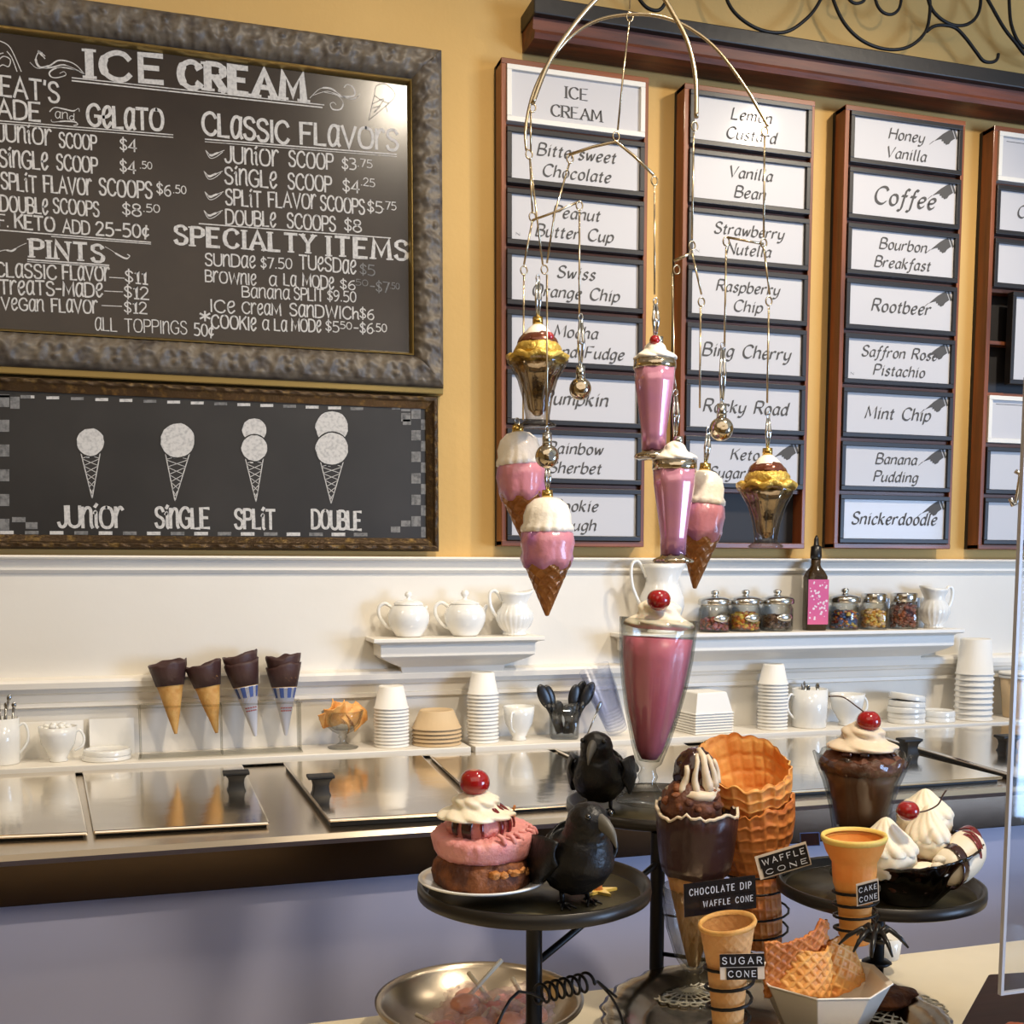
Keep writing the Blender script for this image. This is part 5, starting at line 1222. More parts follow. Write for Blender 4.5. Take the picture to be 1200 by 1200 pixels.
# folded orange and yellow wrapper on the left tray
pw = on_z(700, 1044, TL[2]+.002)
wr = thing('foil_star', 'small yellow and orange paper star behind the front crow', 'decoration', (pw[0], pw[1], TL[2]+.001))
mb = MB(); n = 10; mb.prism([((.022 if i % 2 == 0 else .009)*cos(i*pi/5), (.022 if i % 2 == 0 else .009)*sin(i*pi/5)) for i in range(n)], lambda u, v: (u, v, 0), lambda u, v: (u, v, .003)); mb.build('star', 'candy_mix_gold', wr)
MB().lathe([(0, .003), (.006, .003), (.004, .010), (.0005, .018), (0, .018)], 12).build('tip', 'candy_orange', wr)

# ------------------------------------------------------------------ chocolate sundae glass
b = at_d(1006, 1020, 1.40); b = (b[0], b[1], TRt[2]+.001); k = mpp(b)
cs = thing('chocolate_sundae', 'fluted glass of chocolate sundae with cream and a cherry', 'sundae', b)
w = [(0, 0), (32, 0), (33, 3), (20, 8), (14, 14), (26, 30), (32, 60), (36, 84), (42, 110), (50, 128), (54, 142), (52, 143), (47, 130), (39, 112), (33, 84), (29, 60), (22, 34), (0, 24)]
MB().lathe(px2(0, w, k), 96, rf=lambda a, z, r: 1+.03*cos(a*10)*(z > 90*k), zf=lambda a, z, r: 3.2*k*cos(a*10)*(z > 126*k)).build('glass', 'glass', cs)
MB().lathe(px2(0, [(0, 27), (20, 36), (26, 60), (0, 61)], k), 48).build('chocolate_syrup', 'sauce_dark', cs)
MB().lathe(px2(0, [(0, 62), (27.5, 62), (31, 84), (37, 112), (42, 122), (0, 124)], k), 60).build('mousse', 'mousse', cs)
MB().lathe(px2(0, [(0, 120), (43, 124), (48, 134), (40, 142), (24, 148), (0, 150)], k), 80, rf=lambda a, z, r: 1+.07*noise(a*5, z/k*.2), zf=lambda a, z, r: 4*k*noise(a*6, r/k*.15)).build('chocolate_ice_cream', 'choc_ice', cs)
for i, a in enumerate((-150, -120, -60, -30)):
    def f(u, v):
        aa = radians(a+(u-.5)*16); q = lerp(20, 40-6*(i % 2), v)*k; return (q*cos(aa), q*sin(aa), lerp(160, 146, v**1.4)*k)
    MB().grid(f, 5, 8).build('sauce_drip', 'sauce_dark', cs, solid=.003)
mb = MB(); whip(mb, (0, 0, 148*k), 38*k, 38*k, 5, 3.4, bulges=2, seed=9); mb.build('whipped_cream', 'cream_tan', cs)
cherry(1018, 845, 1.37, 14, 'glossy red cherry with a long stem on the chocolate sundae', [(1012, 834, 1.37), (1004, 828, 1.37), (988, 817, 1.38), (971, 816, 1.38)])
# ------------------------------------------------------------------ banana split
b = at_d(1066, 1052, 1.29); b = (b[0], b[1], TRt[2]+.001); k = mpp(b)
bs = thing('banana_split', 'banana split with three cream scoops in a brown glass boat', 'dessert', b, rot=(0, 0, radians(4))); bs.scale = (1.1, 1.1, 1.1)
M['smoke_glass'] = glassy('smoke_glass', (128, 104, 88), .5, .04, (50, 38, 32))
MB().lathe(px2(0, [(0, 3), (28, 0), (32, 2), (50, 20), (66, 40), (78, 54), (81, 57), (79, 58), (64, 43), (48, 24), (0, 8)], k), 96, rf=lambda a, z, r: (1+.02*cos(a*22)*(z > 10*k))*(1-.22*abs(sin(a))), zf=lambda a, z, r: 9*k*cos(a)*(z > 30*k)+.9*k*cos(a*22)*(z > 48*k)).build('glass_boat', 'smoke_glass', bs)
MB().sph((0, 0, 30*k), (56*k, 42*k, 20*k), 48, 20, fn=scoopfn(2)).build('chocolate_base', 'choc_ice', bs)
def banana(P, r, m='banana'):
    C = crom(P, 8); n = len(C); rs = [r*(1-.75*abs(2*i/(n-1)-1)**4) for i in range(n)]; return MB().tube([tuple(v*k for v in q) for q in C], [q*k for q in rs], 20).build('banana_half', m, bs)
banana([(2, -40, 44), (24, -36, 46), (48, -26, 54), (68, -8, 66)], 21)
banana([(-50, 26, 50), (-10, 38, 50), (30, 34, 56), (62, 14, 66)], 15)
for i, (x, y, z, r, h) in enumerate(((-44, -12, 56, 31, 40), (14, -8, 64, 23, 40), (36, 22, 82, 29, 32))):
    MB().sph((x*k, y*k, z*k), (r*k, r*k, r*.85*k), 48, 28, fn=scoopfn(i+7)).build('vanilla_scoop', 'cream', bs)
    mb = MB(); whip(mb, (x*k, y*k, (z+r*.05)*k), r*1.02*k, h*k, 11, .8, bulges=1, seed=i+20); mb.build('whipped_cream', 'cream', bs)
mb = MB(); mb.sph((-16*k, -34*k, 42*k), (26*k, 12*k, 10*k), 30, 16, fn=scoopfn(30)); mb.build('cream_blob', 'cream', bs)
for i, (t0, m_, w_) in enumerate(((.30, 'sauce_dark', 5.5), (.62, 'sauce_red', 2.2), (.72, 'sauce_red', 2), (.86, 'sauce_red', 3.5))):
    C = crom([(2, -40, 44), (24, -36, 46), (48, -26, 54), (68, -8, 66)], 12); c = C[int(t0*(len(C)-1))]
    def f(u, v):
        a = radians(lerp(-80, 130, v)); rr = 21*(1-.75*abs(2*t0-1)**4)+1.0; x = (u-.5)*w_*2+3*sin(v*3)*(m_ == 'sauce_red')
        return ((c[0]+x)*k, (c[1]-rr*cos(a)+x*.35)*k, (c[2]+rr*sin(a)+x*.25)*k)
    MB().grid(f, 4, 14).build('sauce_stripe', m_, bs, solid=.001)
MB().sph((44*k, -2*k, 62*k), (12*k, 10*k, 9*k), 20, 12, fn=scoopfn(50)).build('berry_sauce', 'sauce_red', bs)
for i, (x, y, z) in enumerate(((-6, -46, 50), (0, -48, 44), (-2, -44, 56))):
    MB().sph((x*k, y*k, z*k), (7*k, 5*k, 5*k), 10, 8, fn=scoopfn(60+i)).build('banana_chunk', 'banana', bs)
cherry(1064, 950, 1.225, 13, 'red cherry with a curved stem on the banana split', [(1074, 952, 1.24), (1086, 950, 1.24), (1099, 943, 1.24), (1105, 932, 1.24), (1109, 926, 1.24)])

# ------------------------------------------------------------------ waffle cones
def waffle_lathe(prof, k, name, m, parent, cell=7.5, amp=.05, seg=150, jag=0, s0=0, z0=0, thick=1.6, inner=True, zfn=None):
    """prof (r,z) px of the outer skin from tip to rim; diamonds pressed into the skin"""
    P = []
    for (a, b_) in zip(prof, prof[1:]):
        n = max(1, int(hypot(b_[0]-a[0], b_[1]-a[1])/1.6))
        P += [(lerp(a[0], b_[0], i/n), lerp(a[1], b_[1], i/n)) for i in range(n)]
    P.append(prof[-1]); Hh = prof[-1][1]; nd = int(2*pi*max(r for r, z in prof)/cell)
    def rf(a, z, r):
        s = a*nd/(2*pi); h = z/(k*cell)*1.0
        if cell > 13.5: q = max(abs(((s+.2*sin(a)) % 1)-.5), abs(((h*1.0+2*(a/(2*pi))) % 1)-.5))*2
        else: q = max(abs(((s+h) % 1)-.5), abs(((s-h) % 1)-.5))*2
        return 1+amp*min(1, max(0, (q-.66)/.16))
    zf = zfn or (lambda a, z, r: (jag*k*(.6*noise(a*3+s0, s0)+.5*sin(a+s0)+.35*noise(a*13, s0))*max(0, z/k/Hh-.72)/.28) if jag else 0)
    o = MB().lathe(px2(0, P, k), seg, rf=rf, zf=zf)
    if inner:
        Q = [(max(.1, r-thick), z+.6) for r, z in P[::-1]]
        o.lathe(px2(0, Q+[(0, Q[-1][1])], k), seg, rf=lambda a, z, r: 1+.5*(rf(a, z, r)-1)*(r > 3*k), zf=lambda a, z, r: zf(a, z, r))
        o.lathe(px2(0, [P[-1], Q[0]], k), seg, rf=lambda a, z, r: rf(a, z, r), zf=zf)
    return o.build(name, m, parent)
def wire_coil(label_px, c, R0, R1, h, turns, k, name='cone_coil', r=.0016):
    c0 = c; pts = coil((c[0], c[1], c[2]), (c[0], c[1], c[2]+h), lambda s: lerp(R0, R1, s), turns)
    return MB().tube([loc(p) for p in pts], r, 6).build(name, 'wire', tower)
# large waffle cone, two nested
b = at_d(893, 1110, 1.425); k = mpp(b)
wc = thing('waffle_cone', 'large golden waffle cone standing in a wire coil', 'cone', b, rot=(0, radians(-7.5), 0))
waffle_lathe([(1, 0), (22, 4), (25, 35), (26, 70), (29, 96), (34, 112), (44, 130), (49, 150), (51, 175)], k, 'outer_cone', 'waffle_dark', wc, 15, .055, 160, jag=7, s0=2)
ic = thing('waffle_cone', 'taller golden waffle cone nested inside the first, its mouth open', 'cone', (b[0]+.0, b[1], b[2]), rot=(0, radians(-7.5), 0))
waffle_lathe([(24, 112), (32, 128), (38, 150), (43, 176), (49, 200), (51, 222)], k, 'rolled_sheet', 'waffle', ic, 15, .06, 160, zfn=lambda a, z, r: k*(22*cos(a-pi/2)*max(0, (z/k-150)/72)+3.5*noise(a*4, 2)*(z > 180*k)+2.6*abs(sin(a*9))*(z > 215*k)))
kk = k
wire_coil(None, (b[0]-.009, b[1], b[2]+64*k), 34*k, 39*k, 40*k, 2, k)
wire_coil(None, (b[0]-.004, b[1], b[2]+10*k), 32*k, 33*k, 44*k, 2, k)
rod((b[0]-.004-33*k, b[1], b[2]+30*k), (TP[0], TP[1], b[2]+30*k), .0016, 'coil_arm')
# tall dipped waffle cone standing in a glass
b = on_z(812, 1171, zS+.002); k = mpp(b)
dg = thing('tulip_glass', 'footed tulip glass holding the chocolate dipped waffle cone', 'glass', b)
MB().lathe(px2(0, [(0, .5), (36, 0), (38, 1.5), (34, 4), (12, 10), (7, 16), (9, 24), (7, 30), (12, 36), (22, 52), (32, 84), (37, 112), (36, 136), (34.6, 136), (35, 112), (30, 84), (20, 54), (8, 40), (0, 38)], k), 80, rf=lambda a, z, r: 1+.025*cos(a*10)*(36*k < z < 120*k)).build('glass', 'glass', dg)
dc = thing('dipped_waffle_cone', 'tall chocolate dipped waffle cone topped with nuts and cream', 'cone', (b[0], b[1], b[2]+39*k), rot=(radians(4), radians(-1.6), 0))
waffle_lathe([(1, 0), (6, 2), (14, 34), (21, 66), (27, 92), (33, 118), (37, 140)], k, 'wafer_cone', 'cone_pale', dc, 13, .04, 120, inner=False)
MB().lathe(px2(0, [(35, 118), (38, 117), (41, 130), (44, 150), (46, 172), (47, 190), (45, 191), (42, 176), (0, 165)], k), 110, rf=lambda a, z, r: 1+.012*noise(a*6, z/k*.05)+.01*noise(a*20, z/k*.1), zf=lambda a, z, r: k*(5*noise(a*2, 7)+2.2*noise(a*9, 1))*(z > 160*k)+k*2*noise(a*3, 4)*(z < 120*k)).build('chocolate_coat', 'choc', dc)
MB().lathe(px2(0, [(44.5, 189), (48, 189.5), (47.5, 192.5), (44.5, 192)], k), 110, zf=lambda a, z, r: k*(5*noise(a*2, 7)+2.2*noise(a*9, 1)), rf=lambda a, z, r: 1+.012*noise(a*6, 9)).build('pale_rim', 'cream_tan', dc)
MB().sph((-8*k, 0, 196*k), (34*k, 34*k, 34*k), 48, 28, fn=scoopfn(70)).build('chocolate_scoop', 'choc_ice', dc)
MB().sph((-2*k, 4*k, 232*k), (24*k, 24*k, 30*k), 40, 24, fn=scoopfn(71)).build('chocolate_scoop', 'sauce_dark', dc)
rnd = random.Random(21)
for i in range(12):
    a = radians(-175+rnd.random()*150); z = rnd.uniform(196, 222); q = 33*sqrt(max(.1, 1-((z-196)/36)**2)); MB().sph(((-8+q*cos(a))*k, q*sin(a)*k, z*k), ((4+rnd.random()*4)*k, (3+rnd.random()*3)*k, (3+rnd.random()*3)*k), 10, 8, fn=scoopfn(i)).build('brownie_crumb', 'cookie', dc)
for i, (a, z0, z1, w_) in enumerate(((-140, 246, 214, 5.5), (-112, 258, 216, 4.5), (-84, 262, 218, 6.5), (-58, 256, 220, 5), (-30, 250, 222, 5))):
    pts = []
    for j in range(7):
        z = lerp(z0, z1, j/6); q = 25*sqrt(max(.05, 1-((z-232)/31)**2)) if z > 226 else 25+(226-z)*.5; aa = radians(a+4*sin(j+i))
        pts.append(((-2+q*cos(aa))*k, (4+q*sin(aa))*k, z*k))
    MB().tube(pts, [w_*k*.45, w_*k*.6, w_*k*.55, w_*k*.7, w_*k*.8, w_*k, w_*k*.7], 10).build('cream_drip', 'cream_tan', dc)
MB().lathe(px2(0, [(0, 210), (26, 211), (30, 216), (24, 221), (0, 222)], k), 50, c=(-6*k, -4*k, 0), rf=lambda a, z, r: 1+.14*noise(a*3, 5), zf=lambda a, z, r: k*3*noise(a*2)).build('cream_pool', 'cream_tan', dc)
# sugar cone cup in coil (front)
b = at_d(853, 1225, 1.06); k = mpp(b)
su = thing('sugar_cone', 'plain rolled sugar cone in a wire coil in front', 'cone', b, rot=(0, radians(-1.5), 0))
H_ = 150
zrim = lambda a, z, r: k*4.5*cos(a)*(z/k/H_)**3
waffle_lathe([(1, 0), (16, 3), (19, 50), (23, 95), (28, 125), (31, 146)], k, 'wafer_cone', 'cone_pale', su, 11, .022, 130, thick=1.8, zfn=zrim)
MB().lathe(px2(0, [(30, 144), (33, 144.5), (34, 147.5), (32.5, 150.5), (30, 150), (28.8, 146)], k), 90, zf=zrim).build('rolled_rim', 'cone', su)
wire_coil(None, (b[0], b[1], b[2]+20*k), 23*k, 31*k, 92*k, 4, k, r=.0017)
def tagsign(px, txts, Zd, rz=0.0, roll=0.0, extra=None, where='', card='label_back', name='price_label', lab=''):
    """small card with black embossed label tape; px = corners TL,TR,BL (pixels) of the card on a plane facing the camera"""
    A = at_d(*px[0], Zd); B = at_d(*px[1], Zd*(1+rz)); C_ = at_d(*px[2], Zd)
    u = _s(B, A); v = _s(C_, A); n = _n(_x(v, u)); L = sqrt(_d(u, u)); Hh = sqrt(_d(v, v)); u, v = _n(u), _n(v)
    if _d(n, FW) > 0: n = _m(n, -1)
    t = thing(name, lab, 'label', A)
    def T(o): return lambda p: tuple(p[0]*u[j]-p[1]*v[j]*-1*1.0*-1+n[j]*(p[2]+o) for j in range(3))
    MBo = MB(); MBo.box((0, -Hh, 0), (L, 0, .0008)); MBo.v = [tuple(p[0]*u[j]-p[1]*v[j]+n[j]*p[2] for j in range(3)) for p in MBo.v]; MBo.build('card_back', card, t)
    for (x0, y0, x1, y1, s) in txts:
        mb = MB(); mb.box((x0*L, -y1*Hh, .0008), (x1*L, -y0*Hh, .0014)); mb.v = [tuple(p[0]*u[j]-p[1]*v[j]+n[j]*p[2] for j in range(3)) for p in mb.v]; tp = mb.build('label_tape', 'label_black', t)
        if s:
            mb = MB(); hh = (y1-y0)*Hh*.5; xm0, xm1 = (x0+.06*(x1-x0))*L, (x0+.94*(x1-x0))*L; zz = -(y0+(y1-y0)*.76)*Hh
            text(mb, s, xm0, zz, xm1, zz, hh, -.0016, 1.5, 'chalk', 5.5)
            mb.v = [tuple(p[0]*u[j]-p[2]*v[j]+n[j]*(-p[1]) for j in range(3)) for p in mb.v]; mb.build('embossed_letters', 'label_txt', t, kind='stuff')
    return t
tagsign(((843, 1118), (895, 1117), (844, 1148)), [(0, 0, 1, .5, 'SUGAR'), (.14, .54, .84, 1, 'CONE')], 1.025, lab='black label reading SUGAR CONE on the front coil')
tagsign(((801, 1036), (885, 1025), (802, 1075)), [(.02, .08, .99, .46, 'CHOCOLATE DIP'), (.22, .50, 1, .84, 'WAFFLE CONE')], 1.09, lab='two line black label reading CHOCOLATE DIP WAFFLE CONE', card='label_black')
tagsign(((884, 1004), (944, 986), (891, 1031)), [(.06, .10, .98, .56, 'WAFFLE'), (.08, .56, .98, .95, 'CONE')], 1.15, lab='tan backed black label reading WAFFLE CONE')
tagsign(((1003, 1036), (1029, 1029), (1004, 1062)), [(.06, .10, .95, .52, 'CAKE'), (.06, .52, .95, .95, 'CONE')], 1.08, lab='small black label reading CAKE CONE')
tagsign(((937, 976), (960, 975), (938, 992)), [(.04, .06, .96, .94, '')], 1.2, lab='small blank navy label left of the cake cone', card='sleeve_blue')
# cake cone
b = at_d(1002, 1104, 1.13); k = mpp(b)
ck = thing('cake_cone', 'flat bottomed yellow cake cone in a wire coil', 'cone', b, rot=(0, radians(-2.5), 0))
pr = [(0, 0), (16, 0), (16.5, 2), (19, 40), (22, 64), (22, 66), (24, 72), (25, 86), (25.4, 97), (27, 100), (32, 110), (35.5, 121), (37, 126), (35, 127), (33.5, 121), (29.5, 110), (24, 100), (22, 80), (0, 78)]
MB().lathe(px2(0, pr, k), 96, rf=lambda a, z, r: 1+.014*(1 if (cos(a*14) > .55 and 64*k < z < 97*k) else 0)).build('wafer_body', 'cake', ck)
MB().lathe(px2(0, [(33, 122), (36, 122), (37.6, 126), (36.8, 129), (34, 129), (33, 125)], k), 96, rf=lambda a, z, r: 1+.004*cos(a*40)).build('rim', 'cake_rim', ck)
wire_coil(None, (b[0]-.001, b[1], b[2]+14*k), 23*k, 26.5*k, 58*k, 4, k, r=.0016)
rod((b[0]+23*k, b[1], b[2]+14*k), (TRt[0], TRt[1]-.01, b[2]-24*k), .0018, 'coil_arm')
# ------------------------------------------------------------------ waffle bowls in an octagonal bowl, spider
b = on_z(962, 1214, zS); k = mpp(b)
ob = thing('octagonal_bowl', 'white faceted bowl heaped with waffle pieces', 'bowl', (b[0], b[1], zS+.0005))
M['melamine'] = mat('white_melamine', (246, 236, 222), .3, coat=.4)
MB().lathe(px2(0, [(0, 0), (40, 0), (44, 2), (60, 36), (76, 70), (79, 72), (78, 74), (72, 70), (56, 36), (40, 6), (0, 5)], k), 8, T=xf(rz=radians(8)), smooth=False).build('bowl', 'melamine', ob, bevel=.0012)
wl = [('waffle', 'golden waffle shell standing at the back left of the white bowl', (-26, 2, 62), (8, -10, 10), 96, 70, .35, 'waffle_dark'),
      ('waffle', 'ridged waffle shell curled at the front left of the white bowl', (-32, -22, 60), (-16, 8, -8), 96, 54, 1.2, 'waffle'),
      ('waffle', 'smooth curled waffle shell at the right of the white bowl', (44, -6, 58), (-20, -10, 24), 104, 62, 1.4, 'waffle'),
      ('waffle', 'small waffle shard between the two shells in the white bowl', (6, 0, 56), (-16, -8, -28), 50, 56, .8, 'waffle')]
for i, (nm, lab, c, rt, w_, h_, cu, m_) in enumerate(wl):
    rnd = random.Random(i+3); o = wsheet(w_*k, h_*k, .0026, 15*k, cu, rnd, 80, 56, jag=.10).build('waffle_shell', m_, solid=.003)
    o.location = (b[0]+c[0]*k, b[1]+c[1]*k, zS+c[2]*k); o.rotation_euler = [radians(q) for q in rt]; tag(o, lab, 'waffle', 'waffle pieces in the white bowl')
sp_ = at_d(1018, 1098, 1.07)
spd = thing('toy_spider', 'black plastic toy spider crawling over the waffle shells', 'spider', sp_, rot=(0, 0, radians(-60))); spd.scale = (.85, .85, .85)
mb = MB(); mb.sph((0, 0, 0), (.011, .008, .006), 20, 12); mb.build('abdomen', 'blackplastic', spd)
mb = MB(); mb.sph((.014, 0, -.001), (.007, .006, .0045), 16, 10); mb.build('head', 'blackplastic', spd)
for sg in (1, -1):
    for q, a in enumerate((35, 70, 105, 145)):
        ca_, sa_ = cos(radians(a)), sg*sin(radians(a)); L = .036+.004*(q % 2)
        MB().tube([(.008, 0, 0), (.008+L*.4*ca_, L*.4*sa_, .011), (.008+L*.75*ca_, L*.75*sa_, .002), (.008+L*ca_, L*sa_, -.009)], [.0028, .0032, .0026, .0012], 8).build('leg', 'blackplastic', spd)
# ramekin behind the bowl
b = on_z(1036, 1122, zS); k = mpp(b)
rm = thing('ramekin', 'small pale ramekin of dark sauce behind the toy spider', 'bowl', b)
MB().lathe(px2(0, [(0, 0), (16, 0), (17, 2), (20, 26), (18.6, 26.5), (16, 4), (0, 4)], k), 40).build('dish', 'china', rm)
MB().lathe(px2(0, [(0, 17), (16.8, 17), (0, 18)], k), 30).build('dark_sauce', 'sauce_dark', rm)
# ------------------------------------------------------------------ steel bowl of lollipops
pc = at_d(562, 1172, 1.32); k = mpp(pc); hb = pc[2]-ZN
R_ = 118*k
bw = thing('mixing_bowl', 'wide stainless mixing bowl of wrapped lollipops on the counter', 'bowl', (pc[0], pc[1], ZN+.0005))
MB().lathe([(0, .0), (R_*.5, 0), (R_*.7, hb*.2), (R_*.88, hb*.6), (R_*.97, hb*.97), (R_*1.03, hb), (R_*1.035, hb+.003), (R_*.985, hb+.004), (R_*.95, hb*.95), (R_*.86, hb*.6), (R_*.68, hb*.24), (R_*.48, .004), (0, .004)], 96).build('bowl_shell', 'bowl_steel', bw)
rnd = random.Random(31); specL = [((545, 1172, 1.17), (588, 1125, 1.2)), ((580, 1180, 1.18), (549, 1140, 1.22)), ((598, 1194, 1.15), (553, 1166, 1.2)), ((615, 1172, 1.2), (600, 1146, 1.22)), ((625, 1186, 1.16), (601, 1172, 1.19)), ((520, 1204, 1.14), (488, 1189, 1.18)), ((560, 1200, 1.15), (584, 1168, 1.19))]
where = ['longest stick leaning up to the right', 'stick crossing the longest one', 'stick lying low toward the left', 'short stick beside the black post', 'stick just left of the black post', 'stick at the left rim of the bowl', 'pale stick in the middle of the bowl']
for i, (h, s_) in enumerate(specL):
    A = at_d(h[0], h[1], h[2]*1.07); B = at_d(s_[0], s_[1], s_[2]*1.07); 
    t = thing('lollipop', 'wrapped lollipop, '+where[i], 'lollipop', A, 'lollipops in the steel bowl')
    MB().tube([(0, 0, 0), _s(B, A)], .0026, 8).build('stick', 'stick', t)
    MB().sph((0, 0, -.004), (.017, .015, .011), 20, 12, fn=scoopfn(i)).build('sweet', 'candy_orange' if i % 2 == 0 else 'candy_pink', t)
    MB().sph((0, 0, .001), (.023, .022, .017), 34, 20, fn=lambda v, i=i: 1+.30*noise(v[0]*4+i, v[1]*4, v[2]*4)+.12*noise(v[0]*11, v[1]*11+i, v[2]*11)).build('wrapper', 'wrap', t)
for i in range(9):
    a = rnd.random()*6.28; d = R_*.62*rnd.random()**.5
    t = thing('wrapped_sweet', ['orange', 'pink', 'orange'][i % 3]+' wrapped sweet lying '+['at the left', 'at the back left', 'at the back', 'under the sticks', 'near the post', 'at the front', 'at the front left', 'in the middle', 'at the right'][i]+' of the steel bowl', 'sweet', (pc[0]+d*cos([3.1, 2.2, 1.5, 5.2, .6, 4.6, 3.9, 0, 6][i]), pc[1]+d*sin([3.1, 2.2, 1.5, 5.2, .6, 4.6, 3.9, 0, 6][i]), ZN+.022+.006*rnd.random()), 'wrapped sweets in the steel bowl')
    MB().sph((0, 0, 0), (.020, .015, .012), 18, 10, fn=scoopfn(i+40)).build('sweet', ['candy_orange', 'candy_pink', 'candy_orange'][i % 3], t)
    MB().sph((0, 0, 0), (.028, .023, .017), 36, 20, fn=lambda v, i=i: 1+.32*noise(v[0]*3+i, v[1]*3, v[2]*3)+.13*noise(v[0]*10, v[1]*10+i, v[2]*10)).build('wrapper', 'wrap', t)
# ------------------------------------------------------------------ dark wooden box and red brown lump, clear screen
a0, a1, a2_ = on_z(1158, 1141, ZN+.07), on_z(1250, 1136, ZN+.07), on_z(1122, 1206, ZN+.07)
dk = thing('wooden_box', 'dark wooden box corner at the bottom right of the counter', 'box', (0, 0, 0))
poly = [(a0[0], a0[1]), (a1[0], a1[1]), (a1[0]+.02, a1[1]-.25), (a2_[0]+.03, a0[1]-.24), (a2_[0], a2_[1])]
poly = [(a0[0], a0[1]), (a0[0]+.22, a0[1]-.03), (a0[0]+.20, a0[1]-.25), (a2_[0], a2_[1]-.12), (a2_[0], a2_[1])]
MB().prism(poly, lambda u, v: (u, v, ZN+.07), lambda u, v: (u, v, ZN)).build('box_body', 'dark_wood', dk, bevel=.003)
pt = at_d(1200, 1190, 1.06); kk = mpp(pt)
lm = thing('terracotta_lump', 'rough red brown chocolate lump at the right bottom edge', 'chocolate', (pt[0], pt[1], ZN+.07))
MB().sph((0, 0, .024), (.030, .030, .026), 40, 26, fn=scoopfn(90)).build('lump', 'terracotta', lm)
g0 = at_d(1171, 1166, 1.0); g1 = on_y(1189, 441, g0[1]); 
sg_ = thing('clear_screen', 'clear acrylic counter screen standing at the right edge', 'screen', (g0[0], g0[1], 0))
M['acrylic_edge'] = mat('acrylic_edge', (180, 180, 190), .25, coat=.4)
M['screen_sheet'] = glassy('screen_sheet', (246, 247, 248), .1, .03, (236, 238, 242))
e = .003; zt_ = g1[2]
MB().box((e, -.0015, g0[2]+e), (.7, .0015, zt_-e)).build('sheet', 'screen_sheet', sg_)
MB().box((0, -.0022, g0[2]), (e, .0022, zt_)).build('polished_edge', 'acrylic_edge', sg_)
MB().box((e, -.002, g0[2]), (.7, .002, g0[2]+e*.8)).build('polished_edge', 'acrylic_edge', sg_)
MB().box((e, -.002, zt_-e*.8), (.7, .002, zt_)).build('polished_edge', 'acrylic_edge', sg_)
hk = at_d(1192, 568, 1.0)
MB().tube([_s(at_d(*q, 1.0), (g0[0], g0[1], 0)) for q in ((1190, 552), (1196, 556), (1194, 572), (1191, 590), (1187, 592), (1184, 584))], .0022, 8).build('hook', 'chrome', sg_)

# ------------------------------------------------------------------ hanging mobile of glass ornaments
ZM = 1.28
o0 = at_d(738, 10, ZM)
mob = thing('wire_mobile', 'silver wire mobile with arched arms hanging before the sign racks', 'mobile', o0)
def Q(px, py, dz=0): return at_d(px, py, ZM+dz)
def wire(P, r=.0012, name='wire', dz=0, sm=True):
    pts = [_s(Q(a, b, dz), o0) for a, b in P]; pts = crom(pts, 6) if sm and len(pts) > 2 else pts
    return MB().tube(pts, r, 8).build(name, 'mob_wire', mob)
def ringm(px, py, rp=4, dz=0):
    c = _s(Q(px, py, dz), o0); k = ZM/F; n = 14
    MB().tube([(c[0]+rp*k*cos(2*pi*i/n), c[1], c[2]+rp*1.25*k*sin(2*pi*i/n)) for i in range(n)], .0009, 6, closed=True).build('ring', 'mob_wire', mob)
top = (o0[0], o0[1], 3.3); MB().tube([(0, 0, 0), (0, 0, 3.3-o0[2])], .001, 6).build('hanging_wire', 'mob_wire', mob)
wire([(617, 176), (616, 150), (624, 112), (640, 78), (668, 44), (700, 24), (738, 17), (775, 20), (808, 33), (840, 58), (872, 100), (890, 130), (900, 148)], .0019, 'arched_arm')
wire([(624, 122), (645, 70), (680, 20), (715, -16), (745, -32), (772, -10), (790, 18), (806, 50), (815, 90), (816, 138)], .0026, 'arched_arm', -.03)
wire([(738, 22), (731, 80), (724, 152)], sm=False); ringm(738, 20); ringm(722, 160)
wire([(665, 182), (695, 172), (722, 166), (742, 182), (766, 205)], .0018, 'short_arm', 0, False)
ringm(668, 186); ringm(767, 212); ringm(624, 126); ringm(620, 181); ringm(814, 148); ringm(896, 154)
wire([(622, 130), (622, 178)], sm=False); wire([(621, 186), (624, 250)], sm=False); wire([(624, 258), (652, 248), (679, 236)], .0014, 'short_arm', 0, False)
ringm(624, 254); ringm(679, 241); wire([(621, 186), (636, 310)], sm=False); wire([(667, 192), (650, 250), (641, 308)], sm=False); ringm(638, 316)
wire([(624, 258), (614, 310)], sm=False); ringm(614, 317); wire([(614, 322), (613, 492)], sm=False, dz=.06)
wire([(679, 247), (679, 370)], sm=False); wire([(641, 322), (641, 512)], sm=False, dz=-.06); wire([(767, 218), (767, 345)], sm=False)
wire([(813, 156), (811, 280)], sm=False); ringm(811, 288); wire([(790, 306), (811, 296)], .0018, 'short_arm', 0, False); wire([(811, 296), (822, 345)], sm=False)
ringm(793, 316); wire([(788, 320), (790, 440), (793, 462)], sm=False); ringm(822, 354); wire([(821, 360), (820, 478)], sm=False)
wire([(896, 160), (895, 278)], sm=False); ringm(895, 285); wire([(852, 278), (895, 286)], .0014, 'short_arm', 0, False); wire([(895, 290), (902, 345)], sm=False)
ringm(851, 283); wire([(851, 290), (849, 405)], sm=False); ringm(901, 353); wire([(901, 360), (899, 472)], sm=False)
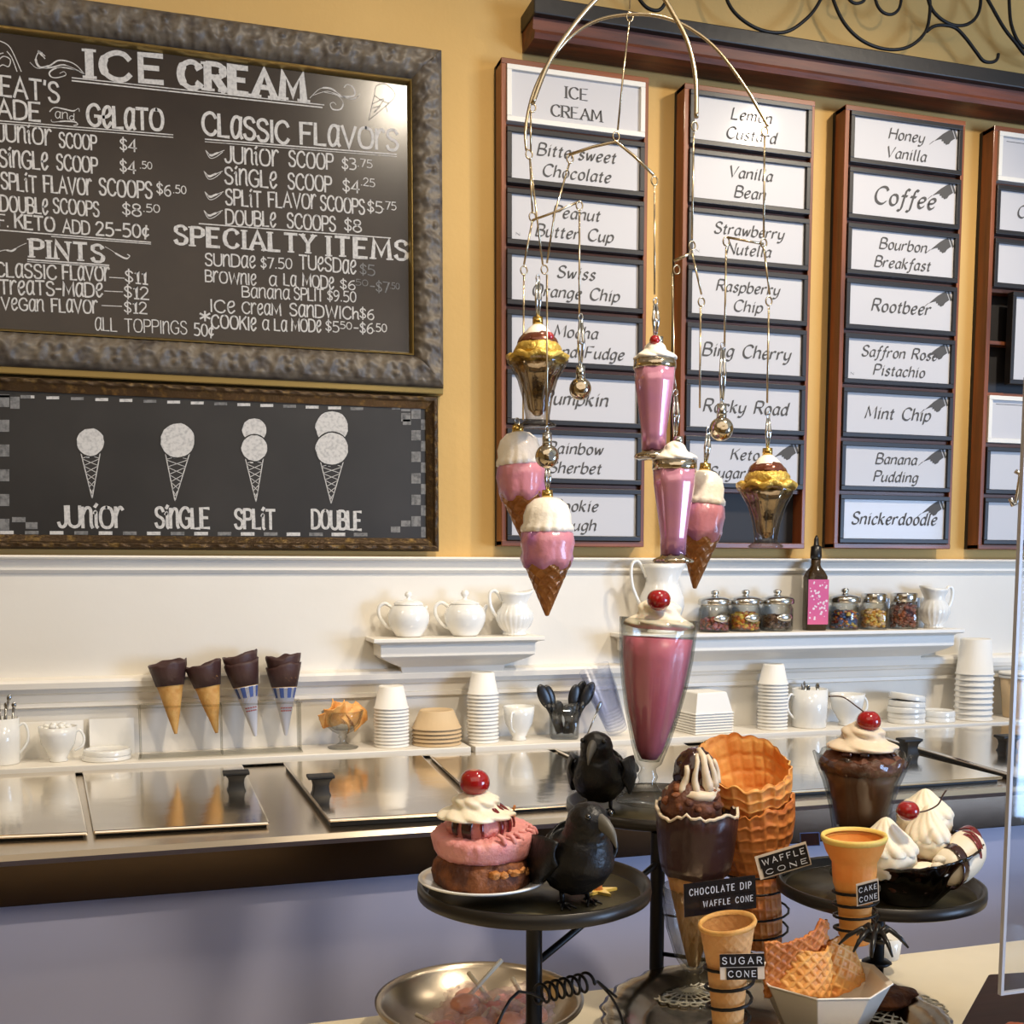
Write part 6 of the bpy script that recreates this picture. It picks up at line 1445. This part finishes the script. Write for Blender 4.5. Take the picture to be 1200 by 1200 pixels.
def clip(t, P, k, h=30, tilt=.12):     # alligator clip from z=0 up, in a thing's own space
    mb = MB()
    for sg in (1, -1): mb.tube([(sg*1*k, 0, P), (sg*3.6*k*(1 if sg > 0 else .6), 0, P+h*.55*k), (sg*1.2*k, 0, P+h*k)], [1.2*k, 2.2*k, 1.5*k], 8, T=xf(ry=tilt*0, s=(1, .8, 1)))
    mb.sph((.5*k, 0, P+h*.5*k), (2.6*k, 3*k, 2*k), 10, 6); n = 12
    mb.tube([(2.6*k*cos(2*pi*i/n), 0, P+(h+4)*k+3.8*k*sin(2*pi*i/n)) for i in range(n)], .8*k, 6, closed=True)
    mb.build('clip', 'chrome', t)
def orn(name, label, px, pytop, hpx, dz=0, ty=0, grp='glass ornaments on the mobile', cat='ornament'):
    p = Q(px, pytop+hpx, dz); k = mpp(p); return thing(name, label, cat, p, grp, rot=(0, ty, radians(random.uniform(-20, 20)))), k
# sundae ornaments (height measured up from foot)
def o_sundae(label, px, ytop, yfoot, w_, clp, red):
    H = yfoot-ytop; t, k = orn('sundae_ornament', label, px, ytop, H)
    MB().lathe(px2(0, [(0, 0), (w_*.58, 0), (w_*.6, 2), (w_*.4, 7), (w_*.38, 12), (w_*.46, .25*H), (w_*.62, .42*H), (w_*.9, .55*H), (w_, .60*H), (w_*.9, .61*H), (0, .57*H)], k), 64, rf=lambda a, z, r: 1+.07*cos(a*7)*(z > 8*k)*(z < .5*H*k)).build('glass_bowl', 'orn_silver' if False else 'orn_glass', t)
    MB().lathe(px2(0, [(w_*.1, .1*H), (w_*.30, .16*H), (w_*.4, .30*H), (w_*.6, .46*H), (w_*.84, .56*H), (0, .57*H)], k), 40, rf=lambda a, z, r: 1+.07*cos(a*7)).build('silvered_core', 'orn_silver', t)
    MB().lathe(px2(0, [(w_*.7, .565*H), (w_*.98, .60*H), (w_*1.04, .635*H), (w_*.9, .66*H), (w_*.7, .66*H)], k), 72, zf=lambda a, z, r: 2.2*k*sin(a*8)).build('wavy_rim', 'orn_gold', t)
    MB().sph((0, 0, .68*H*k), (w_*.78*k, w_*.78*k, .15*H*k), 40, 20, fn=scoopfn(3)).build('golden_scoop', 'orn_gold', t)
    MB().sph((0, 0, .74*H*k), (w_*.66*k, w_*.66*k, .15*H*k), 48, 24, fn=lambda v: 1+.05*noise(v[0]*5, v[1]*5)-(.10*(sin(atan2(v[1], v[0])*7) > 0)*(v[2] < .05))).build('chocolate_sauce', 'orn_choc', t)
    MB().lathe(px2(0, [(w_*.52, .80*H), (w_*.48, .84*H), (w_*.3, .90*H), (w_*.12, .94*H), (0, .945*H)], k), 40).build('cream_top', 'orn_white', t)
    MB().lathe(px2(0, [(0, .93*H), (w_*.17, .93*H), (w_*.17, 1.0*H), (0, H)], k), 20).build('cap', 'gold', t)
    if red: MB().sph((w_*.06*k, -w_*.50*k, .80*H*k), (6.5*k, 6*k, 6*k), 16, 12).build('red_cherry', 'cherry', t)
    clip(t, H*k, k, clp)
o_sundae('gold and brown sundae ornament with a red cherry, upper left of the mobile', 630, 375, 500, 36, 40, True)
o_sundae('clear footed sundae ornament with chocolate drips, right end of the mobile', 897, 527, 642, 34, 34, False)
def o_shake(label, px, ytop, yfoot, w_, clp, red):
    H = yfoot-ytop; t, k = orn('milkshake_ornament', label, px, ytop, H)
    MB().lathe(px2(0, [(0, 0), (w_*.85, 0), (w_*.95, 2), (w_*.9, 5), (w_*.6, 8), (w_*.58, 11), (0, 11)], k), 40, rf=lambda a, z, r: 1+.05*cos(a*6)).build('silver_foot', 'orn_silver', t)
    MB().lathe(px2(0, [(0, 10), (w_*.60, 10), (w_*.62, .22*H), (w_*.78, .42*H), (w_*.95, .62*H), (w_, .74*H), (0, .74*H)], k), 48, rf=lambda a, z, r: 1+.02*cos(a*8)).build('pink_glass', 'orn_shake', t)
    MB().lathe(px2(0, [(0, .735*H), (w_*1.01, .735*H), (w_*1.04, .75*H), (w_*1.02, .81*H), (0, .81*H)], k), 48).build('silver_band', 'orn_silver', t)
    mb = MB(); whip(mb, (0, 0, .80*H*k), w_*1.0*k, .17*H*k, 6, 2, bulges=1.5, seed=px); mb.build('cream_top', 'orn_white', t)
    MB().lathe(px2(0, [(0, .94*H), (5.5, .94*H), (5.5, H), (0, H)], k), 16, c=(4*k, 0, 0)).build('cap', 'chrome', t)
    if red: MB().sph((-3*k, -7*k, .96*H*k), 6*k, 14, 10).build('red_cherry', 'cherry', t)
    clip(t, H*k, k, clp)
o_shake('pink milkshake ornament, the upper one with a red cherry', 766, 398, 538, 24, 36, True)
o_shake('pink milkshake ornament, the lower one above the real milkshake', 789, 514, 660, 25, 46, False)
def o_ball(label, px, py, r, ytop, clp, dz=0):
    t, k = orn('ball_ornament', label, px, py, r, dz)
    MB().sph((0, 0, r*k), r*k, 32, 20, fn=lambda v: 1-.12*exp(-((v[0]+.2)**2+(v[2]-.1)**2)*8)*(v[1] < 0)).build('silver_ball', 'orn_silver', t)
    MB().lathe(px2(0, [(0, 1.9*r), (r*.42, 1.88*r), (r*.40, py-ytop+r), (0, py-ytop+r)], k), 16).build('cap', 'chrome', t)
    clip(t, (py-ytop+r)*k, k, clp)
o_ball('small silver ball ornament in front of the Pumpkin sign', 680, 456, 13, 430, 52)
o_ball('small silver ball ornament in front of the Rocky Road sign', 845, 503, 14, 474, 62)
o_ball('small silver ball ornament above the front cone ornament', 641, 535, 14, 508, 0, -.06)
def o_cone(label, px, ytop, ytip, w_, clp, dz=0, ty=0):
    H = ytip-ytop; t, k = orn('cone_ornament', label, px, ytop, H, dz, ty)
    def tw(a, z, r): s = a*9/(2*pi); h = z/(k*12); return 1+.10*max(0, (max(abs(((s+h) % 1)-.5), abs(((s-h) % 1)-.5))*2-.7)/.3)
    MB().lathe(px2(0, [(0, 0), (2, .5)]+[(lerp(2, w_*.9, i/48), lerp(.5, .44*H, i/48)) for i in range(1, 49)]+[(0, .45*H)], k), 80, rf=tw).build('wafer_cone', 'orn_cone', t)
    MB().lathe(px2(0, [(w_*.7, .38*H), (w_*.92, .40*H), (w_*1.02, .46*H), (w_*1.0, .52*H), (w_*1.06, .58*H), (w_*1.02, .66*H), (w_*.7, .7*H), (0, .7*H)], k), 96, rf=lambda a, z, r: 1+.04*noise(a*4, z/k*.15)+.02*noise(a*12, z/k*.4), zf=lambda a, z, r: 2.5*k*sin(a*6)*(z < .42*H*k)).build('pink_scoop', 'orn_pink', t)
    MB().lathe(px2(0, [(w_*.8, .655*H), (w_*1.0, .675*H), (w_*.98, .71*H), (w_*.93, .74*H), (w_*.94, .80*H), (w_*.8, .88*H), (w_*.5, .93*H), (w_*.2, .945*H), (0, .945*H)], k), 96, rf=lambda a, z, r: 1+.03*noise(a*5, z/k*.2)+(.05*abs(sin(a*8)) if z < .72*H*k else 0)).build('vanilla_scoop', 'orn_white', t)
    MB().lathe(px2(0, [(0, .93*H), (7, .93*H), (6.4, H), (0, H)], k), 16).build('cap', 'gold', t)
    clip(t, H*k, k, clp)
o_cone('ice cream cone ornament partly behind, left of the mobile', 616, 500, 640, 27, 0, .05, radians(-4))
o_cone('ice cream cone ornament hanging lowest and frontmost at left', 641, 576, 722, 30, 26)
o_cone('ice cream cone ornament with purple drips, right of the pink shakes', 814, 544, 690, 26, 34, .06, radians(5))
